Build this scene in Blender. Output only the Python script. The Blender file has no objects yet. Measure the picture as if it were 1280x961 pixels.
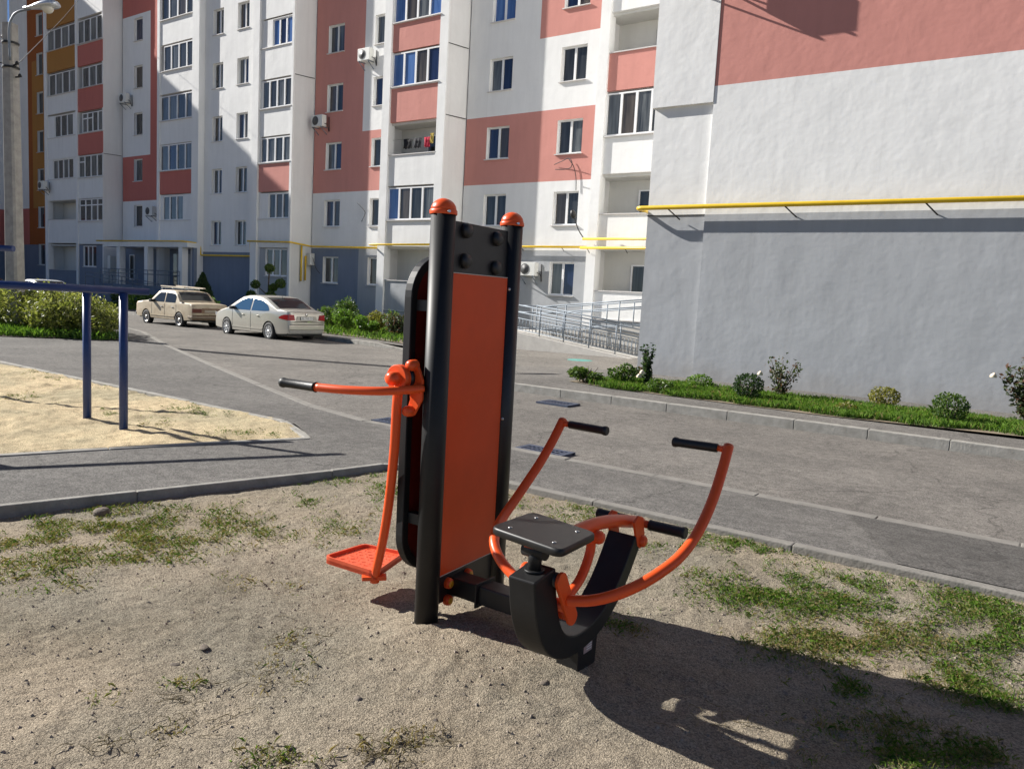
import bpy, bmesh, math, random
import numpy as np
from mathutils import Vector, Matrix
random.seed(7)
rng = np.random.default_rng(11)
S = bpy.context.scene
COL = S.collection
R = math.radians
PI = math.pi

# ------------------------------------------------------------------ camera model
FPX, CX, CY, EYE = 975.0, 640.0, 480.5, 1.55
def _basis():
    v1 = np.array([-740 - CX, 300 - CY, FPX]); s = .0537; hy = 300 + s * 1380
    n = np.cross(np.array([0, hy - CY, FPX]), np.array([1, s, 0.])); n /= np.linalg.norm(n)
    if n[1] > 0: n = -n
    x = -v1 / np.linalg.norm(v1); x -= n * (x @ n); x /= np.linalg.norm(x)
    y = np.cross(n, x)
    if y[2] < 0: y = -y
    return np.array([x, y, n])
RM = _basis()
CAMP = np.array([0, 0, EYE])
def _ray(u, v): return RM @ np.array([u - CX, v - CY, FPX])
def on_z(u, v, z=0.):
    d = _ray(u, v); return CAMP + d * ((z - EYE) / d[2])
def on_y(u, v, y):
    d = _ray(u, v); return CAMP + d * (y / d[1])

cam = bpy.data.cameras.new('camera'); camo = bpy.data.objects.new('camera', cam); COL.objects.link(camo)
cr, cu, cb = RM @ np.array([1, 0, 0]), RM @ np.array([0, -1, 0]), RM @ np.array([0, 0, -1])
M = Matrix.Identity(4)
for i in range(3):
    M[i][0], M[i][1], M[i][2], M[i][3] = cr[i], cu[i], cb[i], CAMP[i]
camo.matrix_world = M
cam.sensor_width = 36; cam.lens = FPX / 1280 * 36; cam.clip_end = 2000; cam.clip_start = .05
S.camera = camo

# ------------------------------------------------------------------ light
SUN_AZ, SUN_EL = R(15), R(31)
SX, SY, SZ = -math.cos(SUN_AZ) * math.cos(SUN_EL), -math.sin(SUN_AZ) * math.cos(SUN_EL), math.sin(SUN_EL)
w = bpy.data.worlds.new('World'); S.world = w; w.use_nodes = True
nt = w.node_tree; bg = nt.nodes['Background']
sky = nt.nodes.new('ShaderNodeTexSky'); sky.sky_type = 'NISHITA'; sky.sun_disc = False
sky.sun_elevation = SUN_EL; sky.sun_rotation = math.atan2(SX, SY); sky.air_density = .75; sky.dust_density = .4; sky.ozone_density = 4.0; sky.altitude = 2000
nt.links.new(sky.outputs[0], bg.inputs[0]); bg.inputs[1].default_value = .05
sl = bpy.data.lights.new('sun', 'SUN'); sl.energy = 5.0; sl.angle = R(.5); sl.color = (1, .96, .90)
so = bpy.data.objects.new('sun', sl); COL.objects.link(so)
so.rotation_euler = Vector((SX, SY, SZ)).to_track_quat('Z', 'Y').to_euler(); so.location = (-30, -20, 40)
S.view_settings.view_transform = 'Standard'; S.view_settings.look = 'None'
S.view_settings.exposure = .84; S.view_settings.gamma = 1.0
S.render.engine = 'CYCLES'
S.cycles.max_bounces = 6; S.cycles.transparent_max_bounces = 8
S.cycles.use_denoising = True

# ------------------------------------------------------------------ materials
def mat(name, col, rough=.6, metal=0., spec=.5, vary=0., scale=3., bump=0., bscale=60., coat=0., second=None, dist=.01, objrand=0., detail=6, trans=0., sub=None):
    m = bpy.data.materials.new(name); m.use_nodes = True
    t = m.node_tree; N = t.nodes; L = t.links; b = N['Principled BSDF']
    b.inputs['Base Color'].default_value = (*col, 1); b.inputs['Roughness'].default_value = rough
    b.inputs['Metallic'].default_value = metal; b.inputs['Specular IOR Level'].default_value = spec
    if coat: b.inputs['Coat Weight'].default_value = coat; b.inputs['Coat Roughness'].default_value = .08
    g = N.new('ShaderNodeNewGeometry')
    if vary or second:
        n = N.new('ShaderNodeTexNoise'); n.inputs['Scale'].default_value = scale; n.inputs['Detail'].default_value = detail
        n.inputs['Roughness'].default_value = .65
        L.new(g.outputs['Position'], n.inputs['Vector'])
        r = N.new('ShaderNodeValToRGB'); r.color_ramp.elements[0].position = .32; r.color_ramp.elements[1].position = .68
        c0 = second if second else tuple(c * (1 - vary) for c in col)
        c1 = col if second else tuple(min(1, c * (1 + vary)) for c in col)
        r.color_ramp.elements[0].color = (*c0, 1); r.color_ramp.elements[1].color = (*c1, 1)
        L.new(n.outputs['Fac'], r.inputs[0]); L.new(r.outputs[0], b.inputs['Base Color'])
    if objrand:
        oi = N.new('ShaderNodeObjectInfo'); hv = N.new('ShaderNodeHueSaturation')
        mr = N.new('ShaderNodeMapRange'); mr.inputs[3].default_value = 1 - objrand; mr.inputs[4].default_value = 1 + objrand
        L.new(oi.outputs['Random'], mr.inputs[0]); L.new(mr.outputs[0], hv.inputs['Value'])
        src = b.inputs['Base Color'].links
        if src: L.new(src[0].from_socket, hv.inputs['Color'])
        else: hv.inputs['Color'].default_value = (*col, 1)
        L.new(hv.outputs[0], b.inputs['Base Color'])
    if bump:
        n2 = N.new('ShaderNodeTexNoise'); n2.inputs['Scale'].default_value = bscale; n2.inputs['Detail'].default_value = 5
        L.new(g.outputs['Position'], n2.inputs['Vector'])
        bp = N.new('ShaderNodeBump'); bp.inputs['Strength'].default_value = bump; bp.inputs['Distance'].default_value = dist
        L.new(n2.outputs['Fac'], bp.inputs['Height']); L.new(bp.outputs[0], b.inputs['Normal'])
    return m

def leafmat(name, col, tr=.35):
    m = bpy.data.materials.new(name); m.use_nodes = True
    t = m.node_tree; N = t.nodes; L = t.links; b = N['Principled BSDF']; out = N['Material Output']
    b.inputs['Base Color'].default_value = (*col, 1); b.inputs['Roughness'].default_value = .45; b.inputs['Specular IOR Level'].default_value = .35
    tb = N.new('ShaderNodeBsdfTranslucent'); tb.inputs[0].default_value = (col[0] * 1.5, col[1] * 1.6, col[2] * .9, 1)
    mx = N.new('ShaderNodeMixShader'); mx.inputs[0].default_value = tr
    L.new(b.outputs[0], mx.inputs[1]); L.new(tb.outputs[0], mx.inputs[2]); L.new(mx.outputs[0], out.inputs[0])
    return m

def stucco(name, col, vary=.05, plinth=False):
    """trowelled render: broad hand-smoothed waves, faint board courses, fine grain"""
    m = mat(name, col, rough=.85, spec=.2)
    t = m.node_tree; N = t.nodes; L = t.links; b = N['Principled BSDF']
    g = N.new('ShaderNodeNewGeometry')
    def noise(sc, det, vec=None, rough=.6):
        n = N.new('ShaderNodeTexNoise'); n.inputs['Scale'].default_value = sc; n.inputs['Detail'].default_value = det; n.inputs['Roughness'].default_value = rough
        L.new(vec or g.outputs['Position'], n.inputs['Vector']); return n
    mp = N.new('ShaderNodeMapping'); mp.inputs['Scale'].default_value = (2.2, 2.2, .35); L.new(g.outputs['Position'], mp.inputs['Vector'])
    streak = noise(1.6, 5, mp.outputs[0]); blot = noise(.55, 6)
    ad = N.new('ShaderNodeMath'); ad.operation = 'ADD'; L.new(streak.outputs['Fac'], ad.inputs[0]); L.new(blot.outputs['Fac'], ad.inputs[1])
    r = N.new('ShaderNodeMapRange'); r.inputs[1].default_value = .6; r.inputs[2].default_value = 1.4
    r.inputs[3].default_value = 1 - vary * 1.6; r.inputs[4].default_value = 1 + vary
    L.new(ad.outputs[0], r.inputs[0])
    mx = N.new('ShaderNodeVectorMath'); mx.operation = 'SCALE'; mx.inputs[0].default_value = col; L.new(r.outputs[0], mx.inputs['Scale'])
    sp = N.new('ShaderNodeSeparateXYZ'); L.new(g.outputs['Position'], sp.inputs[0]); sn = noise(2.5, 6)
    sa = N.new('ShaderNodeMath'); sa.operation = 'MULTIPLY_ADD'; sa.inputs[1].default_value = -.9; L.new(sn.outputs['Fac'], sa.inputs[0]); L.new(sp.outputs['Z'], sa.inputs[2])
    sm = N.new('ShaderNodeMapRange'); sm.inputs[1].default_value = -.35; sm.inputs[2].default_value = .05; sm.inputs[3].default_value = .28; sm.inputs[4].default_value = 0.; L.new(sa.outputs[0], sm.inputs[0])
    mp2 = N.new('ShaderNodeMapping'); mp2.inputs['Scale'].default_value = (5., 5., .22); L.new(g.outputs['Position'], mp2.inputs['Vector']); dr = noise(1., 6, mp2.outputs[0], .7)
    dm = N.new('ShaderNodeMapRange'); dm.inputs[1].default_value = .56; dm.inputs[2].default_value = .78; dm.inputs[3].default_value = 0.; dm.inputs[4].default_value = .20; L.new(dr.outputs['Fac'], dm.inputs[0])
    mc1 = N.new('ShaderNodeMix'); mc1.data_type = 'RGBA'; mc1.inputs[7].default_value = (col[0] * .55, col[1] * .54, col[2] * .52, 1); L.new(dm.outputs[0], mc1.inputs[0]); L.new(mx.outputs[0], mc1.inputs[6])
    mc2 = N.new('ShaderNodeMix'); mc2.data_type = 'RGBA'; mc2.inputs[7].default_value = (.26, .225, .18, 1); L.new(sm.outputs[0], mc2.inputs[0]); L.new(mc1.outputs[2], mc2.inputs[6])
    L.new(mc2.outputs[2], b.inputs['Base Color'])
    big = noise(1.3, 3); mid = noise(7, 5); fine = noise(90, 3)
    b1 = N.new('ShaderNodeBump'); b1.inputs['Strength'].default_value = .42; b1.inputs['Distance'].default_value = .045; L.new(big.outputs['Fac'], b1.inputs['Height'])
    b2 = N.new('ShaderNodeBump'); b2.inputs['Strength'].default_value = .24; b2.inputs['Distance'].default_value = .012; L.new(mid.outputs['Fac'], b2.inputs['Height']); L.new(b1.outputs[0], b2.inputs['Normal'])
    b3 = N.new('ShaderNodeBump'); b3.inputs['Strength'].default_value = .25; b3.inputs['Distance'].default_value = .003; L.new(fine.outputs['Fac'], b3.inputs['Height']); L.new(b2.outputs[0], b3.inputs['Normal'])
    L.new(b3.outputs[0], b.inputs['Normal'])
    return m

WHITE = stucco('white_render', (.80, .80, .785)); PINK = stucco('pink_render', (.595, .268, .228)); PINKSHADE = stucco('shaded_pink_render', (.52, .17, .14))  # the red is a darker pink copy with the left bays' shade in its colour
PLINTH = stucco('grey_blue_render', (.40, .412, .425), .09); OCHRE = stucco('ochre_render', (.42, .20, .055)); BEIGE = stucco('pale_beige_render', (.74, .735, .72))
RUST = stucco('rust_orange_render', (.34, .105, .03)); PLSHADE = stucco('shaded_plinth_render', (.20, .235, .30), .08)  # bluish dark copy of the plinth render, facade shade put into its colour
REVEAL = mat('white_reveal', (.76, .76, .74), .7)
INNER = stucco('loggia_paint', (.66, .655, .62))
FRAME = mat('white_plastic_frame', (.82, .82, .82), .35); BROWNF = mat('brown_frame', (.16, .09, .05), .4)
SILL = mat('painted_metal_sill', (.62, .60, .58), .45); DARKGAP = mat('dark_gap', (.02, .02, .02), .8)
def glass(name, c, c2, rough=.04):
    m = mat(name, c, rough, spec=.6, second=c2, scale=2.2, detail=2)
    nd = [n for n in m.node_tree.nodes if n.type == 'TEX_NOISE'][0]
    mp = m.node_tree.nodes.new('ShaderNodeMapping'); mp.inputs['Scale'].default_value = (2.6, 1, .25)
    src = nd.inputs['Vector'].links[0].from_socket
    m.node_tree.links.new(src, mp.inputs['Vector']); m.node_tree.links.new(mp.outputs[0], nd.inputs['Vector'])
    return m
GDARK = glass('dark_glass', (.058, .062, .064), (.024, .026, .028)); GGREY = glass('curtained_glass', (.15, .16, .16), (.05, .055, .06))
GSKY = glass('sky_reflection_glass', (.10, .19, .42), (.05, .11, .29)); GNAVY = glass('navy_glass', (.02, .035, .09), (.012, .018, .05)); GBROWN = glass('brown_curtain_glass', (.10, .085, .07), (.045, .038, .033))  # blue bases carry the reflected sky in their colour
YEL = mat('yellow_gas_paint', (.80, .52, .02), .4, vary=.08, scale=4)
CONC = mat('concrete', (.40, .38, .345), .9, second=(.27, .26, .24), scale=5, bump=.5, bscale=70, dist=.006)
KERBM = mat('kerb_concrete', (.36, .345, .31), .9, second=(.22, .21, .185), scale=6, bump=.6, bscale=50, dist=.008)
def asphalt(name, c, c2):
    m = mat(name, c, .88, spec=.25, second=c2, scale=.9, bump=.7, bscale=170, dist=.006)
    t = m.node_tree; N = t.nodes; L = t.links; b = N['Principled BSDF']
    src = b.inputs['Base Color'].links[0].from_socket; g = [n for n in N if n.type == 'NEW_GEOMETRY'][0]
    v = N.new('ShaderNodeTexVoronoi'); v.inputs['Scale'].default_value = 110; L.new(g.outputs['Position'], v.inputs['Vector'])
    rp = N.new('ShaderNodeMapRange'); rp.inputs[1].default_value = 0; rp.inputs[2].default_value = 1; rp.inputs[3].default_value = .55; rp.inputs[4].default_value = 1.45
    sx = N.new('ShaderNodeSeparateColor'); L.new(v.outputs['Color'], sx.inputs[0]); L.new(sx.outputs[0], rp.inputs[0])
    nz = N.new('ShaderNodeTexNoise'); nz.inputs['Scale'].default_value = 9; nz.inputs['Detail'].default_value = 7; L.new(g.outputs['Position'], nz.inputs['Vector'])
    r2 = N.new('ShaderNodeMapRange'); r2.inputs[1].default_value = .3; r2.inputs[2].default_value = .7; r2.inputs[3].default_value = .8; r2.inputs[4].default_value = 1.2; L.new(nz.outputs['Fac'], r2.inputs[0])
    ml = N.new('ShaderNodeMath'); ml.operation = 'MULTIPLY'; L.new(rp.outputs[0], ml.inputs[0]); L.new(r2.outputs[0], ml.inputs[1])
    wz = N.new('ShaderNodeTexNoise'); wz.inputs['Scale'].default_value = 1.6; wz.inputs['Detail'].default_value = 6; L.new(g.outputs['Position'], wz.inputs['Vector'])
    wa = N.new('ShaderNodeVectorMath'); wa.operation = 'MULTIPLY_ADD'; wa.inputs[1].default_value = (.9, .9, .9); L.new(wz.outputs['Color'], wa.inputs[0]); L.new(g.outputs['Position'], wa.inputs[2])
    ck = N.new('ShaderNodeTexVoronoi'); ck.feature = 'DISTANCE_TO_EDGE'; ck.inputs['Scale'].default_value = .33; L.new(wa.outputs[0], ck.inputs['Vector'])
    cr_ = N.new('ShaderNodeMapRange'); cr_.inputs[1].default_value = .0015; cr_.inputs[2].default_value = .006; cr_.inputs[3].default_value = .66; cr_.inputs[4].default_value = 1.; L.new(ck.outputs['Distance'], cr_.inputs[0])
    st = N.new('ShaderNodeTexNoise'); st.inputs['Scale'].default_value = .45; st.inputs['Detail'].default_value = 4; L.new(g.outputs['Position'], st.inputs['Vector'])
    sr = N.new('ShaderNodeMapRange'); sr.inputs[1].default_value = .35; sr.inputs[2].default_value = .65; sr.inputs[3].default_value = .91; sr.inputs[4].default_value = 1.08; L.new(st.outputs['Fac'], sr.inputs[0])
    m2 = N.new('ShaderNodeMath'); m2.operation = 'MULTIPLY'; L.new(ml.outputs[0], m2.inputs[0]); L.new(cr_.outputs[0], m2.inputs[1])
    m3 = N.new('ShaderNodeMath'); m3.operation = 'MULTIPLY'; L.new(m2.outputs[0], m3.inputs[0]); L.new(sr.outputs[0], m3.inputs[1])
    sc = N.new('ShaderNodeVectorMath'); sc.operation = 'SCALE'; L.new(src, sc.inputs[0]); L.new(m3.outputs[0], sc.inputs['Scale']); L.new(sc.outputs[0], b.inputs['Base Color'])
    return m
ASPH = asphalt('dusty_asphalt', (.180, .166, .148), (.142, .132, .119)); ASPH2 = asphalt('path_asphalt', (.152, .144, .132), (.120, .114, .106)); PAVE = asphalt('pavement_asphalt', (.175, .163, .148), (.138, .130, .119))
PATCHM = asphalt('patched_asphalt', (.118, .111, .102), (.092, .088, .082))
SOIL = mat('bed_soil', (.22, .175, .12), .95, vary=.25, scale=8, bump=.5, bscale=60, dist=.008)

def dirtmat(name, c, c2, c3):
    m = mat(name, c, .97, spec=.1)
    t = m.node_tree; N = t.nodes; L = t.links; b = N['Principled BSDF']; g = N.new('ShaderNodeNewGeometry')
    def noise(s, d, ro=.6):
        n = N.new('ShaderNodeTexNoise'); n.inputs['Scale'].default_value = s; n.inputs['Detail'].default_value = d; n.inputs['Roughness'].default_value = ro
        L.new(g.outputs['Position'], n.inputs['Vector']); return n
    a = noise(1.1, 7); r = N.new('ShaderNodeValToRGB'); e = r.color_ramp.elements
    e[0].position = .30; e[0].color = (*c2, 1); e[1].position = .70; e[1].color = (*c, 1); k = e.new(.5); k.color = (*c3, 1)
    L.new(a.outputs['Fac'], r.inputs[0])
    zn = noise(.8, 5, .55); zr = N.new('ShaderNodeMapRange'); zr.inputs[1].default_value = .40; zr.inputs[2].default_value = .62; L.new(zn.outputs['Fac'], zr.inputs[0])
    zm = N.new('ShaderNodeMix'); zm.data_type = 'RGBA'; zm.blend_type = 'MULTIPLY'; zm.inputs[7].default_value = (.74, .79, .82, 1); L.new(zr.outputs[0], zm.inputs[0]); L.new(r.outputs[0], zm.inputs[6])
    v = N.new('ShaderNodeTexVoronoi'); v.inputs['Scale'].default_value = 170; L.new(g.outputs['Position'], v.inputs['Vector'])
    sp = N.new('ShaderNodeSeparateColor'); L.new(v.outputs['Color'], sp.inputs[0])
    f = noise(30, 8, .75)
    ad = N.new('ShaderNodeMath'); ad.operation = 'ADD'; L.new(sp.outputs[0], ad.inputs[0]); L.new(f.outputs['Fac'], ad.inputs[1])
    mr = N.new('ShaderNodeMapRange'); mr.inputs[1].default_value = .35; mr.inputs[2].default_value = 1.6; mr.inputs[3].default_value = .48; mr.inputs[4].default_value = 1.48; L.new(ad.outputs[0], mr.inputs[0])
    sc = N.new('ShaderNodeVectorMath'); sc.operation = 'SCALE'; L.new(zm.outputs[2], sc.inputs[0]); L.new(mr.outputs[0], sc.inputs['Scale']); L.new(sc.outputs[0], b.inputs['Base Color'])
    b1 = N.new('ShaderNodeBump'); b1.inputs['Strength'].default_value = .9; b1.inputs['Distance'].default_value = .017; L.new(f.outputs['Fac'], b1.inputs['Height'])
    v2 = N.new('ShaderNodeTexVoronoi'); v2.inputs['Scale'].default_value = 150; L.new(g.outputs['Position'], v2.inputs['Vector'])
    b2 = N.new('ShaderNodeBump'); b2.inputs['Strength'].default_value = .7; b2.inputs['Distance'].default_value = .006; b2.invert = True
    L.new(v2.outputs['Distance'], b2.inputs['Height']); L.new(b1.outputs[0], b2.inputs['Normal']); L.new(b2.outputs[0], b.inputs['Normal'])
    return m
DIRT = dirtmat('dry_gravelly_dirt', (.385, .322, .240), (.268, .222, .158), (.335, .28, .208))
SAND = dirtmat('yellow_sand', (.66, .53, .33), (.50, .40, .25), (.61, .49, .31))

ORANGE = mat('orange_powder_coat', (.82, .10, .020), .36, spec=.35, vary=.05, scale=6, bump=.05, bscale=300, dist=.001)
PANELM = mat('orange_hpl_panel', (.68, .075, .014), .30, spec=.2, vary=.07, scale=3)
SHADEPANEL = mat('shaded_orange_panel', (.16, .012, .008), .4)  # orange shield board, its shade put into the dark red colour
BLACK = mat('black_powder_coat', (.013, .013, .014), .42, spec=.5, vary=.3, scale=9, bump=.08, bscale=260, dist=.001)
BLACK2 = mat('dusty_black_coat', (.017, .017, .0175), .5, spec=.35, second=(.010, .010, .0105), scale=7, bump=.1, bscale=150, dist=.001)
RUBBER = mat('black_rubber_grip', (.014, .014, .014), .5, bump=.4, bscale=120, dist=.002)
HPL = mat('black_hpl_board', (.020, .0195, .019), .42, spec=.35, second=(.012, .012, .012), scale=14)
STEEL = mat('bolt_steel', (.5, .5, .5), .3, metal=1.); YCAP = mat('yellow_bolt_cap', (.75, .36, .02), .45); EDGE = mat('pale_board_edge', (.62, .55, .48), .6)
BLUEP = mat('blue_bar_paint', (.018, .045, .16), .38, vary=.1, scale=6)
GALV = mat('galvanised_rail', (.17, .20, .235), .5, metal=.3)
ACW = mat('ac_plastic', (.70, .70, .66), .45); ACD = mat('ac_grille', (.07, .07, .07), .5)
WIRE = mat('black_cable', (.015, .015, .015), .6)
SILVER = mat('champagne_paint', (.52, .495, .43), .28, metal=.35, coat=.6); CREAM = mat('faded_cream_paint', (.58, .50, .36), .5, second=(.42, .33, .22), scale=3.5, detail=8)
RUSTY = mat('rusty_tailgate', (.30, .20, .12), .6, second=(.13, .07, .04), scale=5); CARW = mat('white_car_paint', (.75, .77, .78), .25, coat=.6); CARD = mat('dark_car_paint', (.035, .018, .018), .25, coat=.6)
CGLASS = mat('car_glass', (.018, .022, .026), .06, spec=.35); CGBLUE = mat('car_glass_sky', (.035, .09, .17), .05, spec=.7)  # bluish side glass has the sky reflection in its base colour
TYRE = mat('tyre_rubber', (.016, .016, .016), .75); RIM = mat('alloy_rim', (.62, .62, .62), .3, metal=.5); CHROME = mat('chrome_trim', (.6, .6, .6), .2, metal=1.)
RLAMP = mat('red_lamp', (.32, .012, .02), .15, coat=.5); PLATEW = mat('plate_white', (.75, .75, .72), .5); BPLAST = mat('black_plastic', (.02, .02, .02), .5); WOOD = mat('pale_wood_bar', (.62, .54, .42), .7, vary=.15, scale=9)
LEAFS = {
 'mid': [leafmat('leaf_mid', (.075, .13, .025)), leafmat('leaf_mid_dark', (.040, .085, .018)), leafmat('leaf_mid_pale', (.13, .18, .045))],
 'dark': [leafmat('leaf_dark', (.030, .062, .020)), leafmat('leaf_dark_deep', (.018, .042, .014)), leafmat('leaf_dark_pale', (.060, .10, .030))],
 'olive': [leafmat('leaf_olive', (.20, .215, .055)), leafmat('leaf_olive_dark', (.11, .13, .035)), leafmat('leaf_olive_pale', (.31, .31, .12))],
 'bright': [leafmat('leaf_bright', (.12, .21, .03)), leafmat('leaf_bright_dark', (.06, .125, .02)), leafmat('leaf_bright_pale', (.16, .26, .05))],
 'yellow': [leafmat('leaf_yellow', (.20, .19, .04)), leafmat('leaf_yellow_dark', (.11, .12, .03)), leafmat('leaf_yellow_pale', (.28, .26, .07))],
 'rose': [leafmat('leaf_rose', (.075, .095, .045)), leafmat('leaf_rose_dark', (.04, .055, .03)), leafmat('leaf_rose_red', (.14, .075, .05))],
 'rusty': [leafmat('leaf_rusty', (.17, .09, .03)), leafmat('leaf_rusty_dark', (.09, .05, .02)), leafmat('leaf_rusty_green', (.11, .12, .04))],
 'straw': [leafmat('grass_straw', (.32, .25, .13)), leafmat('grass_straw_dark', (.20, .16, .09)), leafmat('grass_straw_olive', (.17, .16, .06))],
 'weed': [leafmat('weed_green', (.085, .125, .030)), leafmat('weed_olive', (.125, .135, .045)), leafmat('weed_dark', (.05, .08, .02))],
}
BARK = mat('bark', (.10, .075, .05), .9, vary=.3, scale=20); PETAL = mat('cream_petal', (.85, .72, .55), .5)

# ------------------------------------------------------------------ mesh helpers
class MB:
    def __init__(s): s.v = []; s.f = []; s.m = []; s.sm = []
    def add(s, vs, fs, mi=0, smooth=False):
        o = len(s.v); s.v += [tuple(p) for p in vs]
        for f in fs: s.f.append(tuple(i + o for i in f)); s.m.append(mi); s.sm.append(smooth)
        return s
    def box(s, x0, x1, y0, y1, z0, z1, mi=0):
        vs = [(x, y, z) for z in (z0, z1) for y in (y0, y1) for x in (x0, x1)]
        return s.add(vs, [(0, 2, 3, 1), (4, 5, 7, 6), (0, 1, 5, 4), (1, 3, 7, 5), (3, 2, 6, 7), (2, 0, 4, 6)], mi)
    def obox(s, c, ax, ay, az, mi=0):          # oriented box: half-axis vectors
        c, ax, ay, az = map(np.array, (c, ax, ay, az)); vs = [c + i * ax + j * ay + k * az for k in (-1, 1) for j in (-1, 1) for i in (-1, 1)]
        return s.add(vs, [(0, 2, 3, 1), (4, 5, 7, 6), (0, 1, 5, 4), (1, 3, 7, 5), (3, 2, 6, 7), (2, 0, 4, 6)], mi)
    def bar(s, a, b, wx, wz, mi=0, up=(0, 0, 1)):
        a, b = np.array(a, float), np.array(b, float); d = b - a; L = np.linalg.norm(d); d /= L
        sd = np.cross(d, np.array(up, float))
        if np.linalg.norm(sd) < 1e-4: sd = np.cross(d, (1, 0, 0))
        sd /= np.linalg.norm(sd); u = np.cross(sd, d)
        return s.obox((a + b) / 2, d * L / 2, sd * wx / 2, u * wz / 2, mi)
    def tube(s, pts, r, n=12, mi=0, caps=True):
        P = [np.array(p, float) for p in pts]; rs = r if hasattr(r, '__len__') else [r] * len(P)
        T = [P[min(i + 1, len(P) - 1)] - P[max(i - 1, 0)] for i in range(len(P))]; T = [t / (np.linalg.norm(t) + 1e-12) for t in T]
        u = np.cross(T[0], (0, 0, 1.));
        if np.linalg.norm(u) < 1e-3: u = np.cross(T[0], (1., 0, 0))
        u /= np.linalg.norm(u); vs = []
        for p, t, rr in zip(P, T, rs):
            u = u - t * (u @ t); u /= np.linalg.norm(u); q = np.cross(t, u)
            vs += [p + rr * (math.cos(2 * PI * k / n) * u + math.sin(2 * PI * k / n) * q) for k in range(n)]
        fs = [(i * n + k, i * n + (k + 1) % n, (i + 1) * n + (k + 1) % n, (i + 1) * n + k) for i in range(len(P) - 1) for k in range(n)]
        s.add(vs, fs, mi, True)
        if caps:
            o = len(s.v) - len(vs)
            s.f.append(tuple(o + k for k in range(n))[::-1]); s.m.append(mi); s.sm.append(False)
            o2 = o + (len(P) - 1) * n; s.f.append(tuple(o2 + k for k in range(n))); s.m.append(mi); s.sm.append(False)
        return s
    def cyl(s, a, b, r0, r1=None, n=16, mi=0): return s.tube([a, b], [r0, r0 if r1 is None else r1], n, mi)
    def dome(s, c, r, h, n=20, k=6, mi=0, axis=(0, 0, 1), fl=0.):
        ax = np.array(axis, float); ax /= np.linalg.norm(ax); u = np.cross(ax, (0, 1, 0.01)); u /= np.linalg.norm(u); q = np.cross(ax, u); c = np.array(c, float)
        prof = [(r, -fl)] if fl else []
        prof += [(r * math.cos(i / k * PI / 2), h * math.sin(i / k * PI / 2)) for i in range(k)] ; prof += [(.0005, h)]
        vs = [c + ax * hz + rr * (math.cos(2 * PI * j / n) * u + math.sin(2 * PI * j / n) * q) for rr, hz in prof for j in range(n)]
        fs = [(i * n + j, i * n + (j + 1) % n, (i + 1) * n + (j + 1) % n, (i + 1) * n + j) for i in range(len(prof) - 1) for j in range(n)]
        s.add(vs, fs, mi, True); o = len(s.v) - len(vs); s.f.append(tuple(o + k for k in range(n))[::-1]); s.m.append(mi); s.sm.append(False)
        return s
    def prism(s, poly, d, mi=0):             # poly: 3D points, extruded by vector d
        n = len(poly); d = np.array(d, float); vs = [np.array(p, float) for p in poly] + [np.array(p, float) + d for p in poly]
        fs = [tuple(range(n))[::-1], tuple(range(n, 2 * n))] + [(i, (i + 1) % n, n + (i + 1) % n, n + i) for i in range(n)]
        return s.add(vs, fs, mi)
    def lathe(s, c, axis, prof, n=24, mi=0, smooth=True):
        ax = np.array(axis, float); ax /= np.linalg.norm(ax); u = np.cross(ax, (0.01, 0, 1)); u /= np.linalg.norm(u); q = np.cross(ax, u); c = np.array(c, float)
        vs = [c + ax * h + r * (math.cos(2 * PI * j / n) * u + math.sin(2 * PI * j / n) * q) for r, h in prof for j in range(n)]
        fs = [(i * n + j, i * n + (j + 1) % n, (i + 1) * n + (j + 1) % n, (i + 1) * n + j) for i in range(len(prof) - 1) for j in range(n)]
        return s.add(vs, fs, mi, smooth)
    def build(s, name, mats, parent=None, bevel=0., kind=None):
        me = bpy.data.meshes.new(name); me.from_pydata([tuple(map(float, p)) for p in s.v], [], s.f); me.validate(); me.update()
        for m in (mats if isinstance(mats, (list, tuple)) else [mats]): me.materials.append(m)
        if len(me.polygons) == len(s.f):
            me.polygons.foreach_set('material_index', s.m); me.polygons.foreach_set('use_smooth', s.sm)
        bm = bmesh.new(); bm.from_mesh(me); bmesh.ops.recalc_face_normals(bm, faces=bm.faces); bm.to_mesh(me); bm.free()
        o = bpy.data.objects.new(name, me); COL.objects.link(o)
        if parent: o.parent = parent
        if bevel:
            b = o.modifiers.new('b', 'BEVEL'); b.width = bevel; b.segments = 2; b.limit_method = 'ANGLE'; b.angle_limit = R(40)
        if kind: o['kind'] = kind
        return o
def np_mesh(name, V, F, mats, mi=None, smooth=False, parent=None):
    me = bpy.data.meshes.new(name); V = np.asarray(V, np.float32); F = np.asarray(F, np.int32); k = F.shape[1]
    me.vertices.add(len(V)); me.vertices.foreach_set('co', V.ravel()); me.loops.add(F.size); me.loops.foreach_set('vertex_index', F.ravel())
    me.polygons.add(len(F)); me.polygons.foreach_set('loop_start', np.arange(0, F.size, k, dtype=np.int32)); me.polygons.foreach_set('loop_total', np.full(len(F), k, np.int32))
    for m in mats: me.materials.append(m)
    if mi is not None: me.polygons.foreach_set('material_index', np.asarray(mi, np.int32))
    me.polygons.foreach_set('use_smooth', np.full(len(F), smooth)); me.update(calc_edges=True); me.validate()
    o = bpy.data.objects.new(name, me); COL.objects.link(o)
    if parent: o.parent = parent
    return o
def tag(o, label, cat, group=None, kind=None):
    o['label'] = label; o['category'] = cat
    if group: o['group'] = group
    if kind: o['kind'] = kind
    return o
def thing(name, label, cat, loc=(0, 0, 0), group=None, rz=0.):
    o = bpy.data.objects.new(name, None); COL.objects.link(o); o.location = loc; o.rotation_euler = (0, 0, rz); o.empty_display_size = .2
    return tag(o, label, cat, group)
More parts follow.
